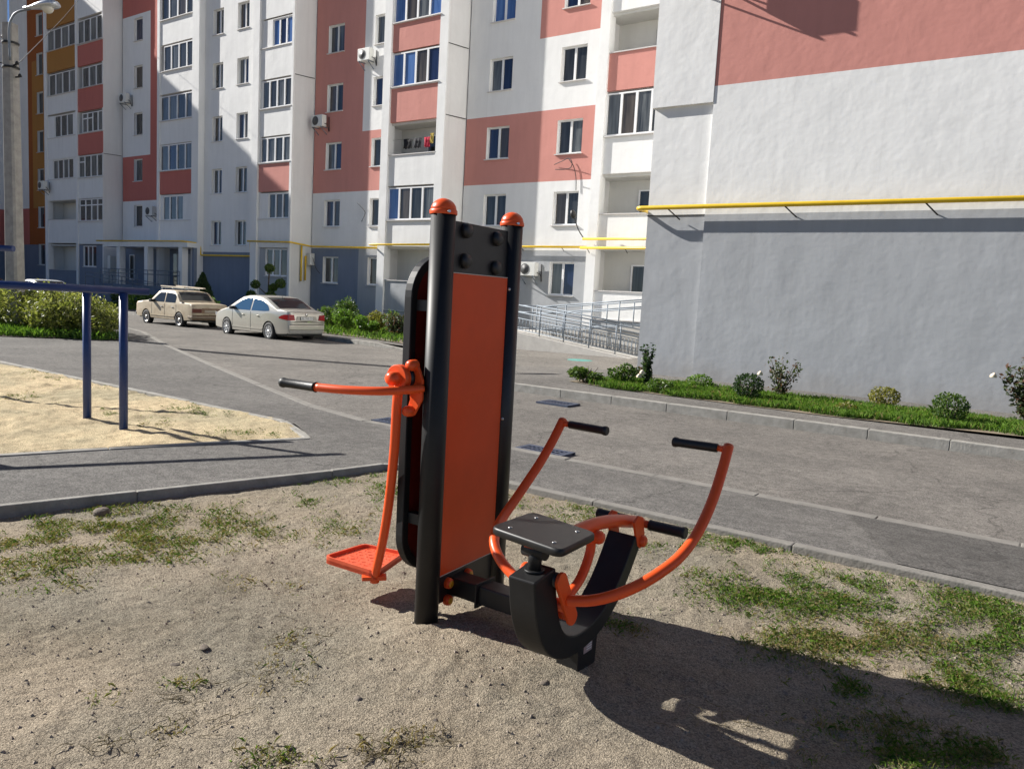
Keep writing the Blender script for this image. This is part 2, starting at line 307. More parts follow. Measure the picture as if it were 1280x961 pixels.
def smooth_path(pts, n=8):
    P = [np.array(p, float) for p in pts]; P = [2 * P[0] - P[1]] + P + [2 * P[-1] - P[-2]]; out = []
    for i in range(1, len(P) - 2):
        for k in range(n):
            t = k / n; a, b, c, d = P[i - 1], P[i], P[i + 1], P[i + 2]
            out.append(.5 * (2 * b + (c - a) * t + (2 * a - 5 * b + 4 * c - d) * t * t + (3 * b - a - 3 * c + d) * t ** 3))
    out.append(P[-2]); return out
def vnoise(x, y, seed=0):
    def h(i, j):
        a = np.sin(i * 127.1 + j * 311.7 + seed * 17.3) * 43758.5453; return a - np.floor(a)
    xi, yi = np.floor(x), np.floor(y); fx, fy = x - xi, y - yi; fx = fx * fx * (3 - 2 * fx); fy = fy * fy * (3 - 2 * fy)
    return (h(xi, yi) * (1 - fx) + h(xi + 1, yi) * fx) * (1 - fy) + (h(xi, yi + 1) * (1 - fx) + h(xi + 1, yi + 1) * fx) * fy
def fbm(x, y, o=4, seed=0):
    t = 0; a = .5; s = 0
    for k in range(o): t = t + a * vnoise(x * 2 ** k, y * 2 ** k, seed + k); s += a; a *= .55
    return t / s
def sstep(a, b, x): t = np.clip((x - a) / (b - a), 0, 1); return t * t * (3 - 2 * t)

# ------------------------------------------------------------------ ground
def zpath(y): return -.10 * float(np.clip((y - 5.6) / 1.4, 0, 1))
def zroad(x, y): return -.125 - .075 * float(sstep(-9., -18., x))
def dirt_z(x, y):
    br = -5.66 + (y - 2.19) * .27                      # face of the branch-path kerb
    dip = -.04 * np.clip(1 - (x - br) / 1.6, 0, 1) * sstep(5.4, 3.6, y)
    mound = .065 * np.exp(-(((x + 2.1) / .55) ** 2 + ((y - 2.75) / .5) ** 2)) + .02 * np.exp(-(((x + 2.0) / .5) ** 2 + ((y - 2.6) / .45) ** 2)) * (fbm(np.arctan2(y - 2.7, x + 2.25) * 6, np.hypot(y - 2.7, x + 2.25) * 3, 3, 77) - .4)
    fall = -.06 * np.clip(x + 1.5, 0, 2.4) * sstep(5.25, 4.3, y)          # added slope, put in to carry the machine's cast shadow lower
    return dip + mound + fall - .035 + .045 * (fbm(x * .9, y * .9, 3, 1) - .5) + .02 * (fbm(x * 3.1, y * 3.1, 4, 5) - .5) + .018 * (fbm(x * 14, y * 14, 4, 9) - .5) + .010 * (fbm(x * 33, y * 33, 3, 31) - .5)
def sand_z(x, y): return -.02 + .05 * (fbm(x * .8, y * .8, 3, 3) - .5) + .05 * (fbm(x * 3.5, y * 3.5, 4, 4) - .5) + .045 * (fbm(x * 7 + y * 3, y * 11, 3, 8) - .5)
def grid_sheet(name, m, x0, x1, y0, y1, step, zf, inside):
    xs, ys = np.arange(x0, x1 + step, step), np.arange(y0, y1 + step, step); X, Y = np.meshgrid(xs, ys); Z = zf(X, Y); nx = len(xs)
    V = np.stack([X.ravel(), Y.ravel(), Z.ravel()], 1); ii, jj = np.meshgrid(np.arange(nx - 1), np.arange(len(ys) - 1))
    a = (jj * nx + ii).ravel(); F = np.stack([a, a + 1, a + nx + 1, a + nx], 1)
    c = V[F].mean(1); F = F[inside(c[:, 0], c[:, 1])]
    o = np_mesh(name, V, F, [m], smooth=True); o['kind'] = 'structure'; return o
def sheet(name, poly, m, zf, cuts=(), xc=()):
    bm = bmesh.new(); f = bm.faces.new([bm.verts.new((x, y, 0)) for x, y in poly])
    bmesh.ops.triangulate(bm, faces=[f])
    for c in cuts: bmesh.ops.bisect_plane(bm, geom=bm.verts[:] + bm.edges[:] + bm.faces[:], plane_co=(0, c, 0), plane_no=(0, 1, 0))
    for c in xc: bmesh.ops.bisect_plane(bm, geom=bm.verts[:] + bm.edges[:] + bm.faces[:], plane_co=(c, 0, 0), plane_no=(1, 0, 0))
    for v in bm.verts: v.co.z = zf(v.co.x, v.co.y)
    bmesh.ops.recalc_face_normals(bm, faces=bm.faces)
    for f in bm.faces:
        if f.normal.z < 0: f.normal_flip()
    me = bpy.data.meshes.new(name); bm.to_mesh(me); bm.free(); me.materials.append(m)
    o = bpy.data.objects.new(name, me); COL.objects.link(o); o['kind'] = 'structure'; return o

MB().add([(-400, -400, -.4), (400, -400, -.4), (400, 400, -.4), (-400, 400, -.4)], [(0, 1, 2, 3)]).build('ground', SOIL, kind='structure')
NEARK = [(14, 7.0), (-7.2, 7.0), (-8.6, 7.3), (-11.0, 8.18), (-15, 9.7), (-19.0, 11.26), (-23.8, 13.35), (-30, 15.2), (-40, 16.6), (-60, 18)]
sheet('road', [(14, 6.9), (14, 12.4), (-7, 12.4), (-9.2, 13.4), (-9.2, 27.3), (-75, 29.8), (-75, 5.5), (-20, 5.5)], ASPH, zroad, xc=(-9, -10.5, -12, -13.5, -15, -16.5, -18))
br = lambda y: -5.66 + (y - 2.19) * .27
sheet('path', [(14, 5.38), (14, 6.95), (-7.2, 6.95), (-7.2, 5.86), (-6.35, 5.38)], ASPH2, lambda x, y: zpath(y), cuts=(5.6,))
sheet('path', [(-7.2, 5.86), (-7.2, 6.95)] + [(x, y - .06) for x, y in NEARK[2:]] + [(-75, 18), (-75, 5.86)], ASPH2, lambda x, y: zpath(y), cuts=(7.0,), xc=(-12, -20))
sheet('path', [(-4.5, 5.38), (-6.35, 5.38), (-6.62, 4.6), (br(4.4), 4.4), (-4.95, 5.05)], ASPH2, lambda x, y: 0)
sheet('path', [(br(4.4), 4.4), (-6.62, 4.6), (-7.0, 3.6), (-7.3, 2.7), (-8.2, -3), (br(-3), -3)], ASPH2, lambda x, y: 0)
dirt_in = lambda x, y: (x > -5.66 + (y - 2.19) * .27 - .02) & (y < 5.34)
grid_sheet('dirt', DIRT, -6.8, 4.0, -1.0, 5.36, .016, dirt_z, dirt_in)
def sand_edge(y): return np.interp(y, [-3, 2.7, 3.6, 4.6, 5.38, 5.86], [-8.2, -7.3, -7.0, -6.62, -6.35, -7.4])
grid_sheet('sand', SAND, -22, -6.3, -1, 5.86, .03, sand_z, lambda x, y: x < sand_edge(y) + .02)

KERBW = mat('worn_kerb', (.245, .23, .205), .92, second=(.175, .165, .147), scale=6, bump=.6, bscale=50, dist=.008)
def kerb(name, pts, wd, top, h, m=KERBM, stone=1.0, gap=.006, seed=1):
    rr = random.Random(seed); b = MB(); P = [np.array(p, float) for p in pts]
    for a, c in zip(P, P[1:]):
        L = np.linalg.norm(c - a); n = max(1, round(L / stone)); d = (c - a) / L
        for i in range(n):
            p, q = a + d * (i * L / n + gap / 2), a + d * ((i + 1) * L / n - gap / 2); dz = rr.uniform(-.003, .003)
            ta, tb = top(*p), top(*q)
            b.bar((*p, ta - h / 2 + dz), (*q, tb - h / 2 + dz + rr.uniform(-.002, .002)), wd, h)
    return b.build(name, m, bevel=.008, kind='structure')
kerb('kerb', [(-11.2, 11.74), (-9.2, 11.74), (14, 11.74)], .15, lambda x, y: .015 - .135 * float(sstep(-9.0, -11.0, x)), .30, seed=2)
kerb('kerb', [(-16.3, 17.75), (-19, 18.1), (-40, 20.8), (-62, 22.6)], .15, lambda x, y: -.06 - .11 * float(sstep(-18.5, -16.3, x)), .3, seed=3)
kerb('kerb', [(-6.3, 5.36), (-7.4, 5.86), (-24, 5.95)], .09, lambda x, y: -.005, .2, seed=4)
kerb('kerb', [(-8.2, -3), (-7.3, 2.7), (-7.0, 3.6), (-6.62, 4.6), (-6.32, 5.34)], .09, lambda x, y: .012, .2, seed=5)
kerb('kerb', [(br(-3) , -3), (br(1), 1), (br(3), 3), (br(4.5), 4.5), (-4.93, 5.02), (-4.5, 5.34)], .055, lambda x, y: .012, .25, stone=6, gap=.003, seed=6)
kerb('kerb', [(-4.44, 5.34), (14, 5.34)], .09, lambda x, y: .010, .25, KERBW, stone=1.6, gap=.004, seed=7)
kerb('kerb', [(x, y) for x, y in NEARK], .13, lambda x, y: -.092, .2, KERBW, seed=8)
sheet('pavement', [(14, 11.8), (14, 16.6), (-11.4, 16.6), (-11.4, 11.8)], PAVE, lambda x, y: .008 - .15 * float(np.clip((-8.6 - x) / 2.8, 0, 1)), xc=(-8.6, -10))
sheet('pavement', [(-16.4, 17.8), (-19, 18.16), (-40, 20.86), (-62, 22.7), (-62, 27.3), (-17.2, 27.3), (-16.4, 22.4)], PAVE, lambda x, y: -.07)
sheet('flower_bed', [(14, 13.6), (14, 15.2), (-6.6, 15.1), (-7.8, 14.2), (-7.9, 13.1), (-6.8, 12.75), (-3, 12.62), (-1.5, 12.85), (2, 13.4)], SOIL, lambda x, y: .02)
sheet('flower_bed', [(-17.2, 18.4), (-19.2, 19.0), (-40, 21.9), (-58, 23.4), (-58, 25.2), (-17.6, 27.0), (-16.9, 22)], SOIL, lambda x, y: -.05)
sheet('flower_bed', [(-20.6, 10.9), (-22.2, 8.7), (-34, 8.4), (-40, 10), (-40, 14.5), (-26, 13.2)], SOIL, lambda x, y: -.08)
sheet('road_patch', [(-.75, 5.42), (3.5, 5.42), (3.5, 6.88), (-1.35, 6.88)], PATCHM, lambda x, y: zpath(y) + .005, cuts=(5.6,))

# drainage grates, manhole
GRATE = mat('blue_painted_grate', (.045, .06, .10), .5, vary=.2, scale=12)
def grate(x, y, z, wx, wy, rz, label):
    t = thing('drain_grate', label, 'drain grate', (x, y, z), 'drain grates in the road', rz)
    b = MB(); b.box(-wx / 2, wx / 2, -wy / 2, wy / 2, .001, .006); b.build('pit', DARKGAP, t)
    b = MB()
    for s in (-1, 1): b.box(-wx / 2 - .03, wx / 2 + .03, s * wy / 2 - .03, s * wy / 2 + .03, .001, .03); b.box(s * wx / 2 - .03, s * wx / 2 + .03, -wy / 2, wy / 2, .001, .029)
    n = 9
    for i in range(1, n): b.box(-wx / 2 + i * wx / n - .014, -wx / 2 + i * wx / n + .014, -wy / 2 + .03, wy / 2 - .03, .006, .026)
    for k in (-.17, .17): b.box(-wx / 2 + .03, wx / 2 - .03, wy * k - .012, wy * k + .012, .006, .024)
    b.build('frame', GRATE, t)
grate(-4.62, 7.22, -.125, .56, .27, 0, 'blue drain grate beside the flush road edge, just right of the exercise machine')
grate(-6.72, 10.85, -.125, .55, .34, 0, 'blue drain grate close under the far pavement kerb')
grate(-6.95, 7.3, -.125, .55, .27, 0, 'blue drain grate by the road edge behind the hanging pendulum arm')
b = MB(); b.lathe((-11.75, 20.05, zroad(-12, 20)), (0, 0, 1), [(.0, .012), (.27, .012), (.30, .01), (.36, .012), (.38, .002)], 32)
tag(b.build('manhole_cover', mat('teal_manhole_paint', (.08, .28, .25), .6, vary=.2, scale=8)), 'teal painted round manhole cover in the asphalt before the ramp', 'manhole cover')

# ------------------------------------------------------------------ vegetation
def leaf_cloud(C, size, var=.35, nmats=3, flat=0., up=None, asp=.5, probs=(.5, .3, .2)):
    n = len(C); N = rng.normal(size=(n, 3)); N[:, 2] = N[:, 2] + flat; N /= np.linalg.norm(N, axis=1)[:, None]
    A = rng.normal(size=(n, 3));
    if up is not None: A = A * .5 + np.array(up)
    A -= N * (A * N).sum(1)[:, None]; A /= np.linalg.norm(A, axis=1)[:, None]; B = np.cross(N, A)
    s = (size * (1 + var * rng.uniform(-1, 1, n)))[:, None]
    V = np.stack([C - A * s * .5, C + B * s * asp * .5 + N * s * .06, C + A * s * .5 - N * s * .1, C - B * s * asp * .5 + N * s * .06], 1).reshape(-1, 3)
    F = np.arange(4 * n).reshape(n, 4); mi = rng.choice(nmats, n, p=probs)
    return V, F, mi
def blob_points(n, c, r, rough=.25, seed=0, shell=.55):
    D = rng.normal(size=(n, 3)); D /= np.linalg.norm(D, axis=1)[:, None]
    rad = (shell + (1 - shell) * rng.uniform(0, 1, n) ** .5)
    lump = 1 + rough * (fbm(D[:, 0] * 2.3 + seed + D[:, 2] * 1.7, D[:, 1] * 2.3 + seed * 1.3 + 5, 3, seed) - .5) * 2.4
    P = D * (rad * lump)[:, None] * np.array(r); P += np.array(c); return P
def shrub(name, label, cat, x, y, z, r, h, kind, n=900, size=.07, group=None, rough=.3, stems=4, blobs=1, asp=.55):
    t = thing(name, label, cat, (x, y, z), group); sd = int(abs(x * 13 + y * 7)) % 97; pts = []
    if blobs == 1: pts.append(blob_points(n, (0, 0, h * .55), (r, r, h * .5), rough, sd))
    else:
        for k in range(blobs):
            a = random.uniform(0, 2 * PI); q = random.uniform(.2, .6) * r; s = random.uniform(.45, .7)
            pts.append(blob_points(n // blobs, (q * math.cos(a), q * math.sin(a), h * random.uniform(.3, .8)), (r * s, r * s, h * .5 * s), rough, sd + k))
    P = np.concatenate(pts); P[:, 2] = np.maximum(P[:, 2], .02); V, F, mi = leaf_cloud(P, size, flat=.4, asp=asp)
    np_mesh('foliage', V, F, LEAFS[kind], mi, parent=t)
    b = MB()
    for k in range(stems):
        a = 2 * PI * k / stems + .4; b.tube(smooth_path([(.02 * math.cos(a), .02 * math.sin(a), -.03), (.3 * r * math.cos(a), .3 * r * math.sin(a), h * .4), (.55 * r * math.cos(a + .3), .55 * r * math.sin(a + .3), h * .8)], 4), [.014] * 5 + [.006] * 4, 6)
    b.build('stem', BARK, t); return t
def rose(label, x, y, z, h, r, n, flowers, group, kind='rose', size=.07):
    t = thing('rose_bush', label, 'rose bush', (x, y, z), group); b = MB(); pts = []
    for k in range(9):
        a = random.uniform(0, 2 * PI); rr = r * random.uniform(.35, 1); hh = h * random.uniform(.65, 1)
        path = smooth_path([(0, 0, -.02), (rr * .35 * math.cos(a), rr * .35 * math.sin(a), hh * .45), (rr * math.cos(a + .2), rr * math.sin(a + .2), hh)], 6)
        b.tube(path, [.009 - .005 * i / len(path) for i in range(len(path))], 5)
        for p in path[3:]: pts.append(np.array(p) + rng.normal(size=(n // 90 + 1, 3)) * np.array([r * .16, r * .16, .06]))
    b.build('stem', BARK, t); P = np.concatenate(pts); P[:, 2] = np.maximum(P[:, 2], .04); V, F, mi = leaf_cloud(P, size, asp=.6); np_mesh('foliage', V, F, LEAFS[kind], mi, parent=t)
    for (fx, fy, fz) in flowers:
        f = MB(); f.dome((fx, fy, fz), .05, .045, 10, 4, fl=.02); f.dome((fx + .01, fy - .02, fz + .01), .035, .05, 8, 3); f.build('flower', PETAL, t)
    return t
G1 = 'plants along the bed by the blank end wall'
shrub('shrub', 'wide low shrub at the left tip of the bed beside the bare driveway', 'shrub', -7.55, 13.15, .02, .42, .38, 'mid', 900, .075, G1, .4, 5, 4)
shrub('shrub', 'small loose shrub next to the wide one at the left bed tip', 'shrub', -6.95, 13.6, .02, .30, .42, 'mid', 500, .07, G1, .4, 4, 3)
shrub('shrub', 'small dark reddish shrub behind the left tip of the bed near the wall corner', 'shrub', -7.05, 14.6, .02, .24, .28, 'rose', 300, .07, G1)
rose('tall narrow rose with a cream bloom low down by the wall corner', -6.35, 13.36, .02, .80, .14, 520, [(-.12, -.1, .22), (-.05, -.12, .30)], G1, 'dark')
shrub('shrub', 'low dark shrub at the foot of the tall narrow rose', 'shrub', -5.95, 13.05, .02, .26, .22, 'mid', 420, .06, G1)
shrub('box_ball', 'smallest clipped green ball set back near the wall', 'box bush', -5.75, 14.45, .02, .25, .27, 'bright', 520, .05, G1, .15)
shrub('box_ball', 'dark green clipped ball left of the bare-stemmed rose', 'box bush', -4.45, 13.4, .02, .27, .46, 'dark', 1100, .05, G1, .14)
rose('sparse bare-stemmed rose with one cream bud between clipped balls', -4.15, 14.3, .02, .74, .34, 420, [(-.36, -.1, .42)], G1, 'rose', .065)
shrub('shrub', 'tiny dry yellow shrub flat in the bed grass', 'shrub', -2.81, 13.3, .02, .17, .16, 'yellow', 160, .06, G1)
shrub('box_ball', 'yellow green clipped ball close under the wall', 'box bush', -2.5, 14.75, .02, .27, .36, 'yellow', 800, .05, G1, .15)
shrub('box_ball', 'largest clipped green ball by the pavement edge at right', 'box bush', -1.36, 13.55, .02, .28, .46, 'mid', 1100, .05, G1, .15)
rose('big reddish rose bush with a white bloom on its left', -.42, 14.7, .02, 1.05, .40, 1900, [(-.50, -.1, .72)], G1, 'rose', .085)

def blades(n, P, h, hv, wd, lean, kinds, probs, name, label=None, cat='grass'):
    a = rng.uniform(0, 2 * PI, n); L = h * (1 + hv * rng.uniform(-1, 1, n)); ln = lean * rng.uniform(.2, 1.3, n)
    d = np.stack([np.cos(a), np.sin(a), np.zeros(n)], 1); sd = np.stack([-np.sin(a), np.cos(a), np.zeros(n)], 1) * (wd * (.7 + .6 * rng.random(n)))[:, None]
    up = np.array([0, 0, 1.]); m1 = P + up * (L * .55)[:, None] + d * (L * ln * .35)[:, None]; tp = P + up * (L * (1 - .35 * np.minimum(ln, 1)))[:, None] + d * (L * ln)[:, None]
    V = np.stack([P - sd * .5, P + sd * .5, m1 + sd * .45, tp, m1 - sd * .45], 1).reshape(-1, 3); F = np.arange(5 * n).reshape(n, 5)
    mi = rng.choice(len(kinds), n, p=probs); o = np_mesh(name, V, F, kinds, mi); o['kind'] = 'stuff'
    return o
def weed_patches(name, patches, zf, leafy=.6, keep=None):
    """patches: u, v, ru, rv, density, tone — rosette weeds and grass blades strewn over real ground"""
    Bp, Lp, Lm, Bm = [], [], [], []
    for (u, v, ru, rv, dens, tone) in patches:
        ru, rv = ru * 1.2, rv * 1.2; area = PI * ru * rv; n = int(area * dens * .062) + 2
        for _ in range(n):
            q = random.gauss(0, .55); q2 = random.gauss(0, .55); p = on_z(u + q * ru, v + q2 * rv)
            for _k in range(2): p = on_z(u + q * ru, v + q2 * rv, float(zf(np.array(p[0]), np.array(p[1]))))
            if fbm(np.array(p[0] * 5.2), np.array(p[1] * 5.2), 3, 21) + random.uniform(-.10, .10) < .47: continue
            if keep is not None and not keep(p[0], p[1]): continue
            z = float(zf(np.array(p[0]), np.array(p[1]))); c = np.array([p[0], p[1], z])
            k = random.randint(5, 11)
            if random.random() < leafy:
                q = c + rng.normal(size=(k, 3)) * np.array([.034, .034, .006]) + np.array([0, 0, .006]); Lp.append(q); Lm += [tone] * k
            else:
                q = c + rng.normal(size=(k, 3)) * np.array([.028, .028, 0]); Bp.append(q); Bm += [tone] * k
    tones = {'g': (.50, .26, .16, .08), 'o': (.22, .46, .08, .24), 's': (.03, .2, .05, .72)}
    mats = LEAFS['weed'] + [LEAFS['straw'][0]]
    mats2 = [LEAFS['bright'][0], leafmat('weed_pale_olive', (.20, .20, .075)), LEAFS['bright'][1], LEAFS['straw'][0]]
    P = np.concatenate(Lp); V, F, mi = leaf_cloud(P, .0135, .55, flat=1.3, asp=.40)
    mi = np.array([rng.choice(4, p=tones[t]) for t in Lm]); o = np_mesh(name, V, F, mats2, mi); tag(o, 'low leafy weeds spreading over the bare ground', 'weeds', kind='stuff')
    P = np.concatenate(Bp); n = len(P); o = blades(n, P, .024, .6, .0022, 1.0, mats2, (.5, .25, .15, .1), 'grass')
    me = o.data; me.polygons.foreach_set('material_index', np.array([rng.choice(4, p=tones[t]) for t in Bm], np.int32)); tag(o, 'short grass tufts scattered over the bare ground', 'grass', kind='stuff')
DP = [(60, 665, 120, 34, 1.5, 'o'), (30, 640, 60, 12, 1.4, 'g'), (215, 675, 70, 26, 1.3, 'o'), (250, 640, 40, 9, 1., 'g'), (155, 640, 45, 14, 1.3, 'o'), (302, 634, 14, 5, 1.5, 'g'), (302, 625, 10, 4, 1.3, 'g'), (408, 651, 18, 9, 1.9, 'g'), (380, 627, 26, 6, 1.3, 'g'),
      (340, 664, 60, 11, 1., 'o'), (290, 660, 40, 14, 1.1, 'o'), (120, 716, 30, 9, 1.3, 'o'), (50, 728, 60, 9, .9, 'o'), (415, 597, 70, 8, 2.2, 'g'), (485, 612, 22, 16, 2., 'g'), (440, 660, 26, 8, 1., 'o'), (560, 640, 60, 14, .5, 'g'),
      (690, 622, 50, 10, 2.4, 'g'), (725, 638, 26, 9, 2., 'g'), (660, 610, 20, 5, 1.8, 'g'), (800, 655, 22, 7, 1.5, 'g'), (880, 672, 40, 14, 1.7, 'g'), (930, 684, 50, 14, 1.9, 'g'), (990, 692, 40, 10, 2.4, 'g'), (868, 716, 14, 6, 1.2, 'o'), (830, 690, 20, 8, 1.1, 'g'),
      (940, 738, 60, 20, 1.5, 'g'), (1030, 748, 90, 22, 1.5, 'g'), (1110, 718, 70, 15, 1.2, 'g'), (1240, 772, 50, 34, 2.6, 'g'), (1190, 745, 40, 14, 1.4, 'g'), (1050, 805, 60, 26, 1.2, 'o'), (1160, 795, 70, 20, .9, 'o'), (1215, 850, 50, 24, 1.2, 'g'), (1252, 880, 34, 14, 1.3, 'g'), (1185, 855, 40, 12, 1.2, 'o'),
      (1170, 945, 55, 14, 2.2, 'g'), (1230, 952, 40, 10, 1.5, 'o'), (776, 774, 14, 8, 2.8, 'g'), (790, 786, 14, 5, 1.2, 'o'), (1065, 862, 16, 9, 1.5, 'g'), (980, 800, 50, 20, .5, 'o'), (350, 945, 36, 10, .55, 'o'), (320, 790, 16, 5, .7, 'o'), (365, 800, 30, 12, .12, 's'), (490, 930, 50, 16, .16, 's'), (340, 835, 40, 20, .09, 's'), (232, 856, 18, 6, .5, 'o'), (125, 870, 8, 4, .9, 'o'), (150, 915, 50, 8, .1, 's'), (330, 740, 40, 14, .25, 's'),
      (1120, 905, 120, 30, .25, 'o'), (70, 700, 80, 16, .7, 'o'), (740, 648, 60, 10, .8, 'o')]
weed_patches('dirt_weeds', DP, dirt_z, keep=lambda x, y: y < 5.26 and x > -5.55 + (y - 2.19) * .27)
SP = [(60, 468, 40, 7, 1.2, 'o'), (150, 470, 50, 4, .8, 'g'), (30, 497, 34, 6, 1.0, 'o'), (235, 513, 26, 8, 1.7, 'g'), (292, 537, 20, 6, 2., 'g'), (340, 543, 14, 6, 2.2, 'g'), (132, 516, 14, 5, 1.4, 'g'), (210, 530, 36, 4, 1.1, 'o'), (258, 518, 40, 5, 1.2, 'g'), (120, 485, 40, 4, .5, 'o'), (300, 545, 40, 4, .6, 'o')]
weed_patches('sand_weeds', SP, sand_z, keep=lambda x, y: x < sand_edge(y) - .05 and y < 5.8)

def lawn(name, label, region, n, h, kinds, probs, z, wd=.012):
    P = []
    while len(P) < n:
        x, y = random.uniform(*region[0]), random.uniform(*region[1])
        if region[2](x, y): P.append((x, y, z))
    o = blades(n, np.array(P), h, .55, wd, .55, kinds, probs, name); tag(o, label, 'grass', kind='stuff')
BR = LEAFS['bright']
lawn('bed_grass', 'bright green grass filling the bed under the end wall', ((-8, 6), (12.7, 15.9), lambda x, y: (12.72 + max(0, x + 2.4) * .22 + .12 * math.sin(x * 5) < y < 14.75 + .12 * math.sin(x * 3)) and (x > -7.7 + .5 * abs(y - 13.6)) and random.random() < .4 + .6 * (vnoise(np.array(x * 3.1), np.array(y * 3.1), 2) > .35)), 42000, .095, BR + [LEAFS['straw'][0]], (.45, .15, .35, .05), .02, .009)
lawn('verge_grass', 'sunlit green grass at the foot of the hedge', ((-36, -20.6), (8.45, 11.2), lambda x, y: y > 8.6 + max(0, (x + 22.5)) * .95 and y < 10.4 + max(0, x + 22.5) * .6), 9000, .2, BR, (.5, .3, .2), -.08, .03)
lawn('far_bed_grass', 'green grass and low plants in the bed below the facade', ((-57, -17.3), (18.5, 26), lambda x, y: y > 18.55 + (-17.2 - x) * .145 and y < 26 and random.random() < .8), 12000, .2, BR + LEAFS['mid'], (.3, .2, .1, .2, .1, .1), -.05, .035)

# hedge
t = thing('hedge', 'loose leafy olive green hedge beneath the concrete lamp post', 'hedge', (-24, 10.6, -.08))
pts = []
for (x, y, r, h, n) in [(-22.0, 10.9, .75, 1.0, 1500), (-22.4, 10.1, .8, 1.15, 1800), (-23.2, 10.2, .9, 1.25, 2000), (-23.3, 11.4, .9, 1.25, 1500), (-24.3, 10.0, .95, 1.35, 2200), (-25.4, 10.0, 1., 1.4, 2200), (-26.6, 10.1, 1.1, 1.45, 2200), (-27.8, 10.1, 1.1, 1.5, 2000), (-29.2, 10.2, 1.2, 1.5, 1800), (-24.6, 11.6, 1., 1.35, 1500), (-26.4, 11.8, 1.1, 1.5, 1500), (-28.4, 11.8, 1.2, 1.6, 1400), (-31, 10.5, 1.3, 1.6, 1200), (-33, 10.7, 1.3, 1.6, 900), (-21.4, 10.75, .5, .6, 700)]:
    pts.append(blob_points(n, (x + 24, y - 10.6, h * .44), (r, r * .9, h * .44), .45, int(-x * 3), .5))
P = np.concatenate(pts); P[:, 2] = np.maximum(P[:, 2], .03); V, F, mi = leaf_cloud(P, .115, flat=.5, asp=.5); np_mesh('foliage', V, F, LEAFS['olive'], mi, parent=t)
b = MB()
for k in range(26):
    x, y = random.uniform(-9, 2.2), random.uniform(-.5, 1.0); b.tube([(x, y, -.05), (x + random.uniform(-.2, .2), y + random.uniform(-.2, .2), random.uniform(.8, 1.3))], [.018, .008], 5)
b.build('stem', BARK, t)

# plants in the facade bed
G2 = 'plants in the bed below the facade'
def con(name, label, x, y, z, h, r, kind, n):
    t = thing(name, label, 'conifer', (x, y, z), G2); zz = rng.uniform(.04, 1, n); a = rng.uniform(0, 2 * PI, n)
    lump = 1 + .5 * (fbm(a * 1.6 + zz * 3, zz * 7, 3, 4) - .5); q = r * (1 - zz) ** .75 * (.4 + .6 * rng.random(n) ** .4) * lump
    P = np.stack([q * np.cos(a), q * np.sin(a), zz * h], 1); V, F, mi = leaf_cloud(P, .17, up=(0, 0, 1.3), asp=.35); np_mesh('foliage', V, F, LEAFS[kind], mi, parent=t)
    b = MB(); b.tube([(0, 0, -.05), (0, 0, h * .9)], [.06, .01], 8); b.build('trunk', BARK, t)
con('conifer', 'dark conical conifer behind the old cream car', -34.6, 22.4, -.05, 2.05, .80, 'dark', 3600)
t = thing('cloud_pruned_tree', 'pom-pom pruned small tree rising behind the champagne sedan', 'tree', (-30.6, 23.2, -.05), G2)
b = MB(); pts = []
b.tube(smooth_path([(0, 0, -.05), (.05, 0, .8), (0, 0, 1.4), (.05, 0, 2.2)], 4), [.05] * 6 + [.03] * 7, 8)
for (x, y, z, r) in [(.05, 0, 2.42, .22), (.75, .1, 1.75, .24), (.35, 0, 1.55, .2), (-.95, 0, 1.65, .22), (-1.25, 0, 1.15, .24), (.2, 0, 1.15, .26), (-.7, .1, .9, .24), (.75, 0, 1.0, .22), (.1, 0, .7, .3)]:
    pts.append(blob_points(int(2600 * r), (x, y, z), (r * 1.1, r, r * .9), .2, int(z * 9))); b.tube([(0, 0, max(.3, z - .5)), (x * .9, y * .9, z - .05)], [.03, .018], 6)
b.build('trunk', BARK, t); V, F, mi = leaf_cloud(np.concatenate(pts), .09); np_mesh('crown', V, F, LEAFS['mid'], mi, parent=t)
FS = [(-32.9, 21.6, .5, 1.05, 'bright', 'bright green bush between the dark conifer and the champagne sedan'), (-32.3, 23.0, .5, .85, 'rusty', 'rust coloured low bush seen above the champagne sedan bonnet'),
      (-23.4, 21.3, .55, 1.25, 'mid', 'tall leafy green bush just behind the tail of the champagne sedan'), (-22.5, 20.6, .55, 1.0, 'bright', 'pale green bush beside the tall one at the sedan tail'), (-21.6, 21.2, .6, .95, 'yellow', 'yellowish bush under the shaded plinth wall'), (-20.9, 20.3, .5, .7, 'bright', 'low bright bush in front of the yellowish one'),
      (-20.3, 21.3, .55, 1.05, 'mid', 'grey green airy bush before the corner of the lit wall strip'), (-19.5, 20.3, .5, .8, 'rose', 'dark low bush at the foot of the balcony pier'), (-19.2, 21.2, .5, 1.25, 'rusty', 'brownish tall bush under the ground floor balcony'), (-18.2, 20.0, .6, .62, 'rusty', 'brown and green low bush nearest the kerb end'),
      (-17.9, 20.9, .62, 1.15, 'bright', 'round bright green bush beside the machine posts'), (-24.9, 21.9, .5, 1.0, 'mid', 'green bush half hidden by the sedan rear window'), (-37.8, 22.6, .6, .75, 'mid', 'low green bush left of the old cream car'), (-39.5, 22.6, .7, .85, 'mid', 'green bush in front of the entrance ramp'), (-41.5, 23.0, .8, .9, 'bright', 'green bush showing between the two blue posts'), (-43.8, 23.3, .8, .9, 'mid', 'green bush left of the blue posts under the dark ground floor')]
for x, y, r, h, k, lb in FS: shrub('bush', lb, 'bush', x, y, -.05, r, h, k, 1000, .12, G2, .45, 4, 4)

